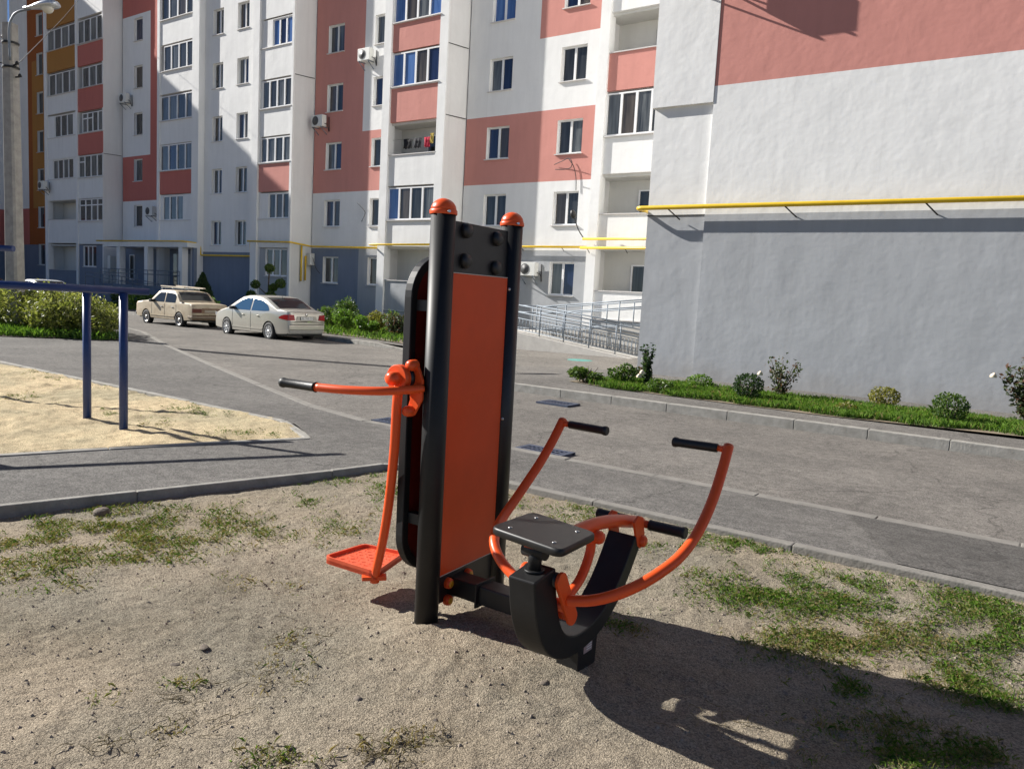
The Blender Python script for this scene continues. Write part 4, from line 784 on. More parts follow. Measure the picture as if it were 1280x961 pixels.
# ------------------------------------------------------------------ concrete lamp post and wires
PX, PY = -24.45, 9.95
t = thing('lamp_post', 'weathered square concrete lamp post with one curved street lamp', 'lamp post', (PX, PY, -.1))
b = MB(); zs = np.linspace(0, 8.42, 22); n = 4; vs = []
for z in zs:
    r = .245 - .055 * z / 8.42; lean = -.012 * z
    for k in range(8):
        a = R(45 + 90 * (k // 2) + 26); da = R(9 if k % 2 else -9); vs.append((lean + r * math.cos(a + da), r * math.sin(a + da), z))
b.add(vs, [(i * 8 + k, i * 8 + (k + 1) % 8, (i + 1) * 8 + (k + 1) % 8, (i + 1) * 8 + k) for i in range(21) for k in range(8)] + [tuple(range(168, 176))])
b.build('post', CONC, t)
ux, uy = math.cos(R(30)), math.sin(R(30))     # arm reaches over the path towards the building side
b = MB(); b.tube(smooth_path([(.12, -.1, 7.4), (.14, -.12, 8.2), (.16 + .08 * ux, -.12 + .08 * uy, 8.50), (.16 + .25 * ux, -.12 + .25 * uy, 8.66), (.16 + .62 * ux, -.12 + .62 * uy, 8.74)], 6), .03, 8); b.build('arm', GALV, t)
lp = MB(); A = np.array([.16 + .45 * ux, -.12 + .45 * uy, 8.74]); D = np.array([ux, uy, .12]); D /= np.linalg.norm(D); Sd = np.array([-uy, ux, 0]); U = np.cross(D, Sd); vs = []
for i in range(9):
    q = i / 8; c = A + D * q * .95; wd = .07 + .15 * sstep(.0, .7, q) * (1 - .45 * sstep(.85, 1, q)); hh = .06 + .09 * sstep(.1, .7, q) * (1 - .5 * sstep(.85, 1, q))
    for k in range(12): a = 2 * PI * k / 12; vs.append(c + Sd * wd * math.cos(a) + U * hh * math.sin(a) * (1 if math.sin(a) > 0 else .35))
lp.add(vs, [(i * 12 + k, i * 12 + (k + 1) % 12, (i + 1) * 12 + (k + 1) % 12, (i + 1) * 12 + k) for i in range(8) for k in range(12)] + [tuple(range(12)), tuple(range(96, 108))], 0, True); lh = lp.build('lamp_head', mat('lamp_housing', (.55, .58, .62), .3, metal=.5), t)
b = MB(); b.lathe(A + D * .66 - U * .03, -U, [(.15, 0), (.15, .05), (.11, .12), (.05, .15), (0, .155)], 16); b.build('glass', mat('lamp_glass', (.6, .58, .5), .2), lh)
b = MB()
for z in (7.25, 7.9): b = MB(); b.lathe((-.09, 0, z), (0, 0, 1), [(.215, -.03), (.222, 0), (.215, .03)], 12); b.build('band', WIRE, t)
for q in ((-.3, -.1, 8.05), (.22, .1, 7.0), (.3, 0, 7.3), (-.3, .1, 7.4)): b = MB(); b.tube([(-.09, 0, q[2]), q], .02, 6); b.dome(q, .05, .09, 10, 4); b.build('insulator', WIRE, t)
def wire(label, pts, r=.012):
    b = MB(); b.tube(smooth_path(pts, 10), r, 5); tag(b.build('overhead_wire', WIRE), label, 'wire', 'overhead wires at the lamp post')
e = on_y(97, 0, 24); a0 = np.array([PX + .2, PY, 7.15]); dd = (e - a0) * 1.25
wire('overhead wire rising from the lamp post toward the pink balcony bay', [a0, a0 + dd * .5 + (0, 0, -.12), a0 + dd])
wire('upper overhead wire leaving the lamp post to the left', [(PX - .3, PY - .1, 8.0), (PX - 12, PY - 3, 7.9), (PX - 30, PY - 8, 8.4)])
wire('lower overhead wire leaving the lamp post to the left', [(PX - .3, PY - .1, 7.3), (PX - 12, PY - 3, 7.0), (PX - 30, PY - 8, 7.4)])

# ------------------------------------------------------------------ blue exercise bars
t = thing('parallel_bars', 'dark blue steel parallel bars standing in the sand', 'parallel bars', (-8.3, 4.24, 0)); d = np.array([.457, .89, 0])
for q in ((.38, -.01, 0), (-.40, 0, 0)):
    q = np.array(q); sz = float(sand_z(np.array(q[0] - 8.3), np.array(4.24)))
    b = MB(); b.tube([q + (0, 0, -.1), q + (0, 0, 1.40)], .042, 14); b.build('post', BLUEP, t)
    q2 = q - d * 2.4; b = MB(); b.tube([q2 + (0, 0, -.1), q2 + (0, 0, 1.40)], .042, 14); b.build('post', BLUEP, t)
    b = MB(); b.tube([q + d * .24 + (0, 0, 1.425), q - d * 2.75 + (0, 0, 1.425)], .036, 14); b.build('bar', BLUEP, t)
t = thing('pull_up_bar', 'higher blue bar poking in at the left edge above the parallel bars', 'pull-up bar', (-11.5, 3.2, 0))
e0 = on_y(17, 311, 4.6) - np.array([-11.5, 3.2, 0]); b = MB(); b.tube([e0, e0 + np.array([-1.35, -.9, 0.])], .04, 14); b.build('bar', BLUEP, t); b = MB(); b.tube([e0 + np.array([-1.2, -.8, 0]), (e0[0] - 1.2, e0[1] - .8, -.1)], .042, 14); b.build('post', BLUEP, t)

# ------------------------------------------------------------------ exercise machine
mc = thing('exercise_machine', 'orange and black twin-post outdoor exercise machine with seat, handles and hanging step', 'exercise machine', (-2.35, 3.0, 0)); OM = np.array([2.35, -3.0, 0])
def mp(b, name, m, par=mc, bevel=0.): return shift(b, OM).build(name, m, par, bevel)
P1, P2 = (-2.333, 2.70), (-2.385, 3.30)
for i, (px, py) in enumerate((P1, P2)):
    zt = 1.925 + .012 * i; b = MB(); b.tube([(px, py, -.2), (px, py, zt)], .0565, 32); po = mp(b, 'post', BLACK2 if i == 0 else BLACK)
    b = MB(); b.lathe((px, py, zt), (0, 0, 1), [(.0605, -.016), (.0625, -.012), (.0625, .002), (.059, .006)], 32); b.dome((px, py, zt + .004), .058, .052, 32, 8); c = mp(b, 'post_cap', ORANGE, po)
    b = MB(); b.cyl((px + .05, py - .03, zt - .006), (px + .068, py - .038, zt - .006), .006, None, 8); mp(b, 'screw', STEEL, c)
lerp = lambda a, c, t: a + (c - a) * t
def on_panel(s_, z, out=0.): return np.array([lerp(P1[0], P2[0], s_) + out, lerp(P1[1], P2[1], s_), z])
def pan(s0, s1, z0, z1, o0, o1, name, m, par=mc, bevel=.003):
    b = MB(); pts = [on_panel(s0, z0, o0), on_panel(s1, z0, o0), on_panel(s1, z1, o0), on_panel(s0, z1, o0)]; b.prism(pts, (o1 - o0, 0, 0)); return mp(b, name, m, par, bevel)
pan(.05, .95, 1.645, 1.892, -.012, .012, 'upper_plate', BLACK)
pan(.05, .95, .075, .245, -.012, .012, 'lower_plate', BLACK)
pf = pan(.075, .905, .222, 1.655, .012, .026, 'front_panel', PANELM)
pan(.075, .905, 1.6552, 1.6585, .012, .026, 'panel_edge', EDGE, pf, 0); pan(.075, .905, .2185, .2218, .012, .026, 'panel_edge', EDGE, pf, 0)
b = MB()
for s_, z in ((.905, 1.60), (.905, .93), (.905, .30), (.075, .93), (.075, 1.6), (.075, .28)): b.dome(on_panel(s_ + (.03 if s_ > .5 else -.012), z, .028), .011, .009, 10, 3, axis=(1, 0, 0), fl=.02)
mp(b, 'panel_bolt', STEEL, pf)
for s_, z in ((.27, 1.855), (.72, 1.842), (.27, 1.715), (.72, 1.70)):
    b = MB(); b.lathe(on_panel(s_, z, .012), (1, 0, 0), [(.036, 0), (.036, .012), (.03, .026), (.012, .03), (0, .03)], 18); mp(b, 'bolt_cap', BLACK)
for s_, z in ((.24, .165), (.52, .165), (.24, .08)):
    b = MB(); b.lathe(on_panel(s_, z, .012), (1, 0, 0), [(.027, 0), (.027, .012), (.024, .024), (.017, .028)], 18); c = mp(b, 'bolt_cover', ORANGE); b = MB(); b.lathe(on_panel(s_, z, .012), (1, 0, 0), [(.0168, .02), (.0168, .030), (.008, .032), (0, .032)], 14); mp(b, 'bolt_plug', YCAP, c)
# arched side shield behind the posts (towards -X)
XA = -2.455
def arch(y0, y1, z0, z1, r, n=10):
    pts = []
    for (cy, cz, a0) in ((y0 + r, z1 - r, 180), (y1 - r, z1 - r, 90), (y1 - r, z0 + r, 0), (y0 + r, z0 + r, -90)):
        for k in range(n + 1): a = R(a0 - 90 * k / n); pts.append((XA, cy + r * math.cos(a), cz + r * math.sin(a)))
    return pts
b = MB(); outp = arch(2.645, 3.30, .21, 1.735, .2); inp = arch(2.685, 3.26, .25, 1.695, .165); n = len(outp)
vo = [np.array(p) for p in outp] + [np.array(p) for p in inp]; vo += [p + np.array([-.045, 0, 0]) for p in vo]
b.add(vo, [(i, (i + 1) % n, n + (i + 1) % n, n + i) for i in range(n)] + [(2 * n + i, 2 * n + (i + 1) % n, 3 * n + (i + 1) % n, 3 * n + i) for i in range(n)] + [(i, (i + 1) % n, 2 * n + (i + 1) % n, 2 * n + i) for i in range(n)] + [(n + i, n + (i + 1) % n, 3 * n + (i + 1) % n, 3 * n + i) for i in range(n)])
sh = mp(b, 'side_shield', BLACK2, mc, .004)
b = MB(); b.prism([(XA - .028, q[1], q[2]) for q in inp], (.012, 0, 0)); mp(b, 'shield_panel', SHADEPANEL, sh)
for P in (P1, P2):
    for z in (.5, 1.5): b = MB(); b.bar((XA + .004, P[1], z), (P[0] - .03, P[1], z), .05, .05); mp(b, 'shield_mount', BLACK)
# pendulum station
def yz(p): return np.array(p)
PV = np.array([-2.452, 2.60, 1.168])          # pivot centre, axis along y
poly = [(-2.352, 1.165), (-2.372, 1.205), (-2.392, 1.243), (-2.408, 1.253), (-2.424, 1.246), (-2.430, 1.228), (-2.420, 1.19), (-2.432, 1.12), (-2.424, 1.07), (-2.440, 1.02), (-2.436, .998), (-2.418, .99), (-2.396, 1.0), (-2.352, 1.075)]
b = MB(); b.prism([(x, 2.640, z) for x, z in poly], (0, -.014, 0)); br_ = mp(b, 'bracket', ORANGE, mc, .003)
for x, z in ((-2.408, 1.228), (-2.418, 1.018)):
    b = MB(); b.lathe((x, 2.626, z), (0, -1, 0), [(.026, -.012), (.026, .02), (.021, .034), (.010, .04), (0, .04)], 18); mp(b, 'bolt_cover', ORANGE, br_)
b = MB(); b.cyl(PV + (0, .045, 0), PV + (0, -.004, 0), .056, None, 32); mp(b, 'bearing_disc', BLACK)
b = MB(); b.cyl(PV + (0, -.004, 0), PV + (0, -.040, 0), .062, None, 32); mp(b, 'hub', ORANGE, mc, .004)
b = MB(); b.lathe(PV + (0, -.040, 0), (0, -1, 0), [(.032, -.005), (.032, .028), (.026, .046), (.012, .052), (0, .052)], 20); mp(b, 'hub_knob', ORANGE)
arm = smooth_path([PV + (0, -.02, -.03), (-2.462, 2.582, 1.04), (-2.485, 2.60, .82), (-2.545, 2.64, .56), (-2.625, 2.69, .34), (-2.715, 2.735, .13)], 8); b = MB(); b.tube(arm, .0225, 20); mp(b, 'pendulum_arm', ORANGE)
# step: tray with turned-up rim
zc = .155; cor = [on_z(403, 697, zc), on_z(455, 681, zc), on_z(507, 692, zc), on_z(470, 718, zc)]; cen = sum(cor) / 4
b = MB(); sz = .012
pl = [c + (cen - c) * .03 for c in cor]
def rounded(P, f=.12, n=4):
    out = []
    for i in range(4):
        a, p, c = P[i - 1], P[i], P[(i + 1) % 4]; q0, q1 = p + (a - p) * f, p + (c - p) * f
        for k in range(n + 1): t_ = k / n; out.append((1 - t_) ** 2 * q0 + 2 * t_ * (1 - t_) * p + t_ ** 2 * q1)
    return out
rp = rounded(pl); ri = [c + (cen - c) * .06 for c in rp]
b.prism([p - (0, 0, .026) for p in rp], (0, 0, .021))
n = len(rp); vs = [p - (0, 0, .0245) for p in rp] + [p + (0, 0, .012) for p in rp] + [p + (0, 0, .012) for p in ri] + [p - (0, 0, .006) for p in ri]
b.add(vs, [(k * n + i, k * n + (i + 1) % n, (k + 1) * n + (i + 1) % n, (k + 1) * n + i) for k in range(3) for i in range(n)])
e1, e2 = cor[1] - cor[0], cor[3] - cor[0]
for i in range(1, 9):
    for j in range(1, 9):
        q = cor[0] + e1 * (i / 9) + e2 * (j / 9); q2 = cor[0] + (cor[1] - cor[0]) * (i / 9) * (1 - j / 9) + (cor[3] - cor[0]) * (j / 9) * (1 - i / 9) + (cor[2] - cor[0]) * (i / 9) * (j / 9)
        b.bar(q2 + np.array([-.008, (.006 if (i + j) % 2 else -.006), -.004]), q2 + np.array([.008, (-.006 if (i + j) % 2 else .006), -.005]), .005, .003)
st = mp(b, 'step', mat('worn_sheen_tread', (.74, .13, .055), .45, second=(.66, .085, .03), scale=14))  # worn paint, paled further to stand for the step's sunlit sheen
b = MB(); b.bar((-2.76, 2.69, .122), (-2.68, 2.78, .122), .05, .02); b.cyl((-2.715, 2.735, .098), (-2.715, 2.735, .13), .024, None, 14); mp(b, 'step_bracket', ORANGE, st)
# fixed handle
hp = smooth_path([(-2.352, 2.632, 1.128), (-2.385, 2.555, 1.122), (-2.455, 2.465, 1.115), (-2.60, 2.402, 1.108), (-2.768, 2.370, 1.104)], 8); b = MB(); b.tube(hp, .0195, 20); hd = mp(b, 'handle', ORANGE)
b = MB(); b.tube([(-2.768, 2.370, 1.104), (-2.78, 2.369, 1.104), (-2.962, 2.352, 1.105), (-2.970, 2.351, 1.105), (-2.984, 2.350, 1.105)], [.024, .021, .021, .0245, .023], 18); mp(b, 'grip', RUBBER, hd)
# base beam to the rower
b = MB(); b.box(-2.35, -1.66, 2.86, 2.97, .10, .19); mp(b, 'base_beam', BLACK, mc, .006)
b = MB(); b.box(-2.16, -2.15, 2.84, 2.99, .085, .205); mp(b, 'beam_flange', BLACK, mc, .002)
# rower: U shaped body in the plane x = -1.6
XR = -1.605
def urail():
    cl = smooth_path([(0, 2.475, .50), (0, 2.50, .36), (0, 2.55, .235), (0, 2.64, .155), (0, 2.76, .13), (0, 2.92, .155), (0, 3.06, .235), (0, 3.16, .335), (0, 3.26, .47)], 8); out = []
    for i, p in enumerate(cl):
        t_ = cl[min(i + 1, len(cl) - 1)] - cl[max(i - 1, 0)]; t_ /= np.linalg.norm(t_); nn = np.array([0, -t_[2], t_[1]]); q = i / (len(cl) - 1)
        out.append((p, nn, (.075 - .035 * sstep(.1, .55, q)), .062 + .010 * q))
    return out
b = MB(); vs = []
U_ = urail()
for p, nn, hh, wd in U_:
    for sx, sh_ in ((-1, -1), (1, -1), (1, 1), (-1, 1)): vs.append(np.array([XR + sx * wd, 0, 0]) + p + nn * hh * sh_)
n = len(U_); b.add(vs, [(i * 4 + k, i * 4 + (k + 1) % 4, (i + 1) * 4 + (k + 1) % 4, (i + 1) * 4 + k) for i in range(n - 1) for k in range(4)] + [(0, 1, 2, 3), ((n - 1) * 4, (n - 1) * 4 + 3, (n - 1) * 4 + 2, (n - 1) * 4 + 1)])
ub = mp(b, 'frame', BLACK2, mc, .006)
b = MB(); b.prism([(XR - .055, 2.80, -.15), (XR - .055, 2.93, -.15), (XR - .055, 2.95, .14), (XR - .055, 2.78, .14)], (.11, 0, 0)); ft = mp(b, 'foot', BLACK, mc, .004)
b = MB(); b.box(XR + .0551, XR + .0565, 2.83, 2.90, .055, .105); lb_ = mp(b, 'sticker', mat('pink_grey_sticker', (.42, .30, .28), .6), ft)
b = MB()
for k in range(3): b.box(XR + .0566, XR + .0572, 2.852, 2.895, .066 + .011 * k, .070 + .011 * k)
mp(b, 'sticker_print', PLATEW, lb_)
# seat mast and seat
b = MB(); b.cyl((XR, 2.49, .50), (XR, 2.49, .60), .027, None, 24); b.cyl((XR - .05, 2.49, .582), (XR + .05, 2.49, .582), .030, None, 24); b.cyl((XR, 2.49, .498), (XR, 2.49, .508), .04, None, 24); mp(b, 'seat_mast', BLACK2)
ZS = .635
sc_ = [on_z(612, 659, ZS), on_z(665, 640, ZS), on_z(747, 667, ZS), on_z(701, 690, ZS)]; cs = sum(sc_) / 4
sp = rounded(sc_, .13, 5); b = MB(); n = len(sp)
rows = [(.955, -.028), (1., -.02), (1.0, -.004), (.985, .003), (.96, .005)]
vs = [cs + (p - cs) * f + (0, 0, dz) for f, dz in rows for p in sp]
b.add(vs, [(k * n + i, k * n + (i + 1) % n, (k + 1) * n + (i + 1) % n, (k + 1) * n + i) for k in range(len(rows) - 1) for i in range(n)], 0, True)
b.add([vs[i] for i in range(n)], [tuple(range(n))]); b.add([vs[(len(rows) - 1) * n + i] for i in range(n)], [tuple(range(n))]); se = mp(b, 'seat', HPL)
b = MB()
for c in sc_: b.dome(cs + (c - cs) * .62 + np.array([0, 0, .005]), .010, .004, 12, 3)
mp(b, 'seat_bolt', STEEL, se)
b = MB(); b.cyl((XR - .07, 2.60, .585), (XR + .07, 2.60, .585), .02, None, 14); b.bar((XR, 2.46, .602), (XR, 2.74, .602), .07, .012); mp(b, 'seat_carrier', ORANGE)
# curved top beam from the seat to the foot bar
b = MB(); b.tube(smooth_path([(XR, 2.58, .585), (XR, 2.72, .588), (XR, 2.95, .590), (XR, 3.15, .565), (XR, 3.35, .52), (XR, 3.42, .50)], 8), .030, 18); mp(b, 'top_beam', ORANGE)
b = MB(); b.tube([(XR - .075, 3.42, .50), (XR + .075, 3.42, .50)], .019, 16); fb = mp(b, 'foot_bar', ORANGE)
for s_ in (-1, 1): b = MB(); b.tube([(XR + s_ * .05, 3.42, .50), (XR + s_ * .062, 3.42, .50), (XR + s_ * .215, 3.42, .50), (XR + s_ * .222, 3.42, .50), (XR + s_ * .236, 3.42, .50)], [.027, .026, .026, .029, .028], 16); mp(b, 'grip', RUBBER, fb)
for s_ in (-1, 1):
    b = MB(); pz = [(3.20, .56), (3.245, .585), (3.29, .57), (3.325, .46), (3.315, .43), (3.28, .42), (3.25, .44)]; b.prism([(XR + s_ * .062, y, z) for y, z in pz], (s_ * .012, 0, 0)); b.lathe((XR + s_ * .072, 3.29, .455), (s_, 0, 0), [(.028, 0), (.028, .014), (.02, .024), (0, .026)], 18); mp(b, 'lug', ORANGE, mc, .002)
# link from the seat beam down to the handle yoke
b = MB(); b.tube(smooth_path([(XR + .0, 2.93, .56), (XR, 2.93, .47), (XR, 2.86, .37), (XR, 2.74, .31)], 8), .021, 16); b.lathe((XR + .025, 2.93, .545), (1, 0, 0), [(.03, -.06), (.03, .02), (.022, .034), (0, .036)], 18); b.lathe((XR - .03, 2.93, .545), (-1, 0, 0), [(.03, -.01), (.03, .02), (.022, .03), (0, .032)], 18); mp(b, 'link', ORANGE)
# yoke: two teardrop cheeks and cross tubes
for s_ in (-1, 1):
    b = MB(); pz = []
    for (cy, cz, r_, a0, a1) in ((2.555, .462, .036, 20, 200), (2.655, .285, .034, 200, 380)):
        for k in range(9): a = R(a0 + (a1 - a0) * k / 8); pz.append((cy + r_ * math.cos(a), cz + r_ * math.sin(a)))
    b.prism([(XR + s_ * .078, y, z) for y, z in pz], (s_ * .016, 0, 0)); mp(b, 'yoke_cheek', ORANGE, mc, .003)
b = MB(); b.cyl((XR - .095, 2.555, .462), (XR + .085, 2.555, .462), .030, None, 18); mp(b, 'pivot', BLACK)
b = MB()
for (y, z) in ((2.668, .285), (2.62, .335)): b.cyl((XR - .09, y, z), (XR + .085, y, z), .026, None, 18)
mp(b, 'yoke_tube', ORANGE)
# handlebars: one tube per side
for s_ in (-1, 1):
    X_ = lambda d: XR + s_ * d
    path = smooth_path([(X_(.085), 2.605, .368), (X_(.184), 2.632, .388), (X_(.279), 2.655, .431), (X_(.354), 2.702, .479), (X_(.400), 2.779, .519), (X_(.430), 2.878, .560), (X_(.444), 2.981, .613), (X_(.448), 3.076, .678), (X_(.445), 3.178, .762), (X_(.438), 3.275, .866), (X_(.432), 3.345, .957)], 8)
    b = MB(); b.tube(path, .0225, 20); b.dome(path[-1], .0225, .012, 18, 4, axis=(0, .5, .87)); hb = mp(b, 'handlebar', ORANGE)
    b = MB(); b.tube([(X_(.432), 3.334, .942), (X_(.385), 3.336, .942)], .015, 14); mp(b, 'grip_stub', ORANGE, hb)
    b = MB(); b.tube([(X_(.388), 3.336, .942), (X_(.384), 3.336, .942), (X_(.20), 3.34, .938), (X_(.19), 3.34, .938), (X_(.178), 3.34, .938), (X_(.172), 3.34, .938)], [.016, .020, .020, .0235, .0235, .02], 18); mp(b, 'grip', RUBBER, hb)

# ------------------------------------------------------------------ cars
def wheel(t, x, y, r, wd, side, rimm, spokes, hub=True):
    b = MB(); b.lathe((x, y, r), (0, side, 0), [(r * .62, -wd * .5), (r * .93, -wd * .5), (r, -wd * .34), (r, wd * .3), (r * .95, wd * .46), (r * .72, wd * .5), (r * .62, wd * .44), (r * .60, wd * .2)], 36); w_ = b.build('wheel', TYRE, t)
    b = MB(); b.lathe((x, y, r), (0, side, 0), [(r * .64, wd * .47), (r * .58, wd * .47), (r * .55, wd * .28), (r * .2, wd * .3), (0, wd * .3)], 32, 0)
    if spokes:
        for k in range(spokes):
            a = 2 * PI * k / spokes; dx, dz = math.cos(a), math.sin(a); p0 = (x + dx * r * .1, y + side * wd * .42, r + dz * r * .1)
            for e in (-.16, .16): b.bar(p0, (x + math.cos(a + e) * r * .6, y + side * wd * .44, r + math.sin(a + e) * r * .6), r * .085, wd * .14, up=(0, 1, 0))
        b.lathe((x, y, r), (0, side, 0), [(r * .15, wd * .3), (r * .15, wd * .5), (0, wd * .5)], 16)
    else:
        b.lathe((x, y, r), (0, side, 0), [(r * .3, wd * .3), (r * .26, wd * .46), (0, wd * .5)], 20)
        for k in range(10):
            a = 2 * PI * k / 10; b.obox((x + math.cos(a) * r * .43, y + side * wd * .29, r + math.sin(a) * r * .43), (r * .04, 0, 0), (0, .004, 0), (0, 0, r * .04), 1)
    b.build('rim', [rimm, DARKGAP], w_)
def car(name, label, loc, rz, P, group='parked cars'):
    """x forward, y left; body shell lofted from the silhouette, doors windows and lamps as parts"""
    t = thing(name, label, 'car', loc, group, rz); W = P['w'] / 2; L = P['len']; sil = P['sil']; sill = P['sill']; belt = P['belt']; xf, xr = P['xf'], P['xr']; wr = P['wr']; ar = wr * 1.14
    x0, x1 = sil[0][0], sil[-1][0]
    zt = lambda x: float(np.interp(x, [p[0] for p in sil], [p[1] for p in sil]))
    def zb(x):
        z = sill + P.get('endlift', .05) * (abs((x - (x0 + x1) / 2) / (L / 2)) ** 6)
        for xc in (xf, xr):
            if abs(x - xc) < ar: z = max(z, wr + math.sqrt(ar * ar - (x - xc) ** 2))
        return z
    def hw(x, z):
        e = (x - (x0 + x1) / 2) / (L / 2); g = 1 - P.get('taper', .10) * abs(e) ** P.get('tp', 5)
        k = 1 - .05 * max(0, (.55 - z) / .4) ** 2 - .035 * max(0, (z - .6)) if z < belt else 1 - .035 * (belt - .6) - P['tumble'] * (z - belt)
        return W * g * k
    xs = sorted(set(list(np.linspace(x0, x1, 50)) + [p[0] for p in sil] + [c + ar * math.cos(a) for c in (xf, xr) for a in np.linspace(0, PI, 15)])); nr = 9; rows = []
    def colz(x):
        a, c = zb(x), zt(x); lo = np.linspace(0, 1, nr)
        if c > belt + .02:
            m = (belt - a) / (c - a); q = list(np.linspace(0, m, 6)) + list(np.linspace(m, 1, 4))[1:]; return [a + (c - a) * v for v in q]
        return [a + (c - a) * v for v in lo]
    b = MB(); n = len(xs)
    for s_ in (-1, 1):
        vs = [(x, s_ * hw(x, z), z) for x in xs for z in colz(x)]; b.add(vs, [(i * nr + k, i * nr + k + 1, (i + 1) * nr + k + 1, (i + 1) * nr + k) for i in range(n - 1) for k in range(nr - 1)], 0, True)
    nt_ = 9; vs = []
    for x in xs:
        z = zt(x); h_ = hw(x, z)
        for k in range(nt_): q = -1 + 2 * k / (nt_ - 1); vs.append((x, h_ * q, z + .028 * (1 - q * q) ** .8))
    b.add(vs, [(i * nt_ + k, i * nt_ + k + 1, (i + 1) * nt_ + k + 1, (i + 1) * nt_ + k) for i in range(n - 1) for k in range(nt_ - 1)], 0, True)
    for x in (xs[0], xs[-1]):
        cz = colz(x); vs = [(x, q * hw(x, z), z) for z in cz for q in np.linspace(-1, 1, 7)]; b.add(vs, [(i * 7 + k, i * 7 + k + 1, (i + 1) * 7 + k + 1, (i + 1) * 7 + k) for i in range(nr - 1) for k in range(6)], P.get('rear_mi', 0) if x == xs[0] else 0, True)
    body = b.build('body', [P['paint'], P.get('rear', P['paint'])], t)
    me = body.data; bm = bmesh.new(); bm.from_mesh(me); bmesh.ops.remove_doubles(bm, verts=bm.verts, dist=.0015); bmesh.ops.recalc_face_normals(bm, faces=bm.faces); bm.to_mesh(me); bm.free()
    b = MB(); b.box(x0 + .15, x1 - .15, -W + .2, W - .2, sill + .02, min(belt - .05, zt(x0) - .06, zt(x1) - .06)); b.box(x0 + .1, x1 - .1, -W + .13, W - .13, sill - .03, sill + .03); b.build('underbody', BPLAST, t)
    for xw in (xf, xr):
        for s_ in (-1, 1): wheel(t, xw, s_ * (W - .10), wr, .19, s_, P['rim'], P['spokes'])
    # side glass
    for s_ in (-1, 1):
        for (name_, pts, gm) in P['glass']:
            b = MB(); xa = np.linspace(pts[0], pts[1], 12); vs = []
            for x in xa:
                zl = float(np.interp(x, pts[2][0], pts[2][1])); zh = float(np.interp(x, pts[3][0], pts[3][1]))
                for q in np.linspace(0, 1, 4): z = zl + (zh - zl) * q; vs.append((x, s_ * (hw(x, z) + .006), z))
            b.add(vs, [(i * 4 + k, i * 4 + k + 1, (i + 1) * 4 + k + 1, (i + 1) * 4 + k) for i in range(11) for k in range(3)], 0, True); b.build(name_, gm, t)
        # door seams, handle, mirror, sill moulding
        b = MB()
        for xd in P['seams']:
            zz = np.linspace(sill + .06, belt - .02, 8)
            for za, zc_ in zip(zz, zz[1:]): b.bar((xd, s_ * (hw(xd, za) + .001), za), (xd, s_ * (hw(xd, zc_) + .001), zc_), .012, .006, up=(0, 1, 0))
        b.build('door_gap', DARKGAP, t)
        for xd in P['handles']:
            b = MB(); y = s_ * (hw(xd, belt - .14) + .018); b.bar((xd - .07, y, belt - .14), (xd + .07, y, belt - .14), .02, .028); b.build('door_handle', P['handle'], t, bevel=.005)
        b = MB(); xm = P['mirror']; y = s_ * (W + .07); b.obox((xm, y, belt + .06), (.06, .01 * s_, 0), (0, .085, 0), (0, 0, .055)); b.bar((xm - .02, s_ * (W - .06), belt + .0), (xm, y, belt + .03), .03, .03); b.build('mirror', BPLAST, t, bevel=.02)
        b = MB()
        for xa_, xc_ in ((xr + ar + .02, xf - ar - .02),): b.bar((xa_, s_ * (hw(xa_, sill + .1) + .004), sill + .12), (xc_, s_ * (hw(xc_, sill + .1) + .004), sill + .12), .02, .035); 
        b.build('side_moulding', P['paint'], t)
    # front and rear screens
    for (nm, xa, xc, f0, f1) in P['screens']:
        b = MB(); vs = []
        for i in range(8):
            x = xa + (xc - xa) * i / 7; z = zt(x); h_ = hw(x, z); f = f0 + (f1 - f0) * i / 7
            for k in range(9): q = -1 + 2 * k / 8; vs.append((x, h_ * q * f, z + .028 * (1 - (q * f) ** 2) ** .8 + .006))
        b.add(vs, [(i * 9 + k, i * 9 + k + 1, (i + 1) * 9 + k + 1, (i + 1) * 9 + k) for i in range(7) for k in range(8)], 0, True); b.build(nm, CGLASS, t)
    P['extra'](t, x0, x1, W, hw, zt, belt, sill)
    return t
def text(body, size, loc, rot, m, par):
    cu = bpy.data.curves.new('lettering', 'FONT'); cu.body = body; cu.size = size; cu.align_x = 'CENTER'; cu.align_y = 'CENTER'; cu.extrude = .002
    o = bpy.data.objects.new('lettering', cu); COL.objects.link(o); o.location = loc; o.rotation_euler = rot; cu.materials.append(m); dg = bpy.context.evaluated_depsgraph_get(); me = bpy.data.meshes.new_from_object(o.evaluated_get(dg)); mo = bpy.data.objects.new('lettering', me); COL.objects.link(mo); mo.location = loc; mo.rotation_euler = rot; mo.parent = par; bpy.data.objects.remove(o); return mo
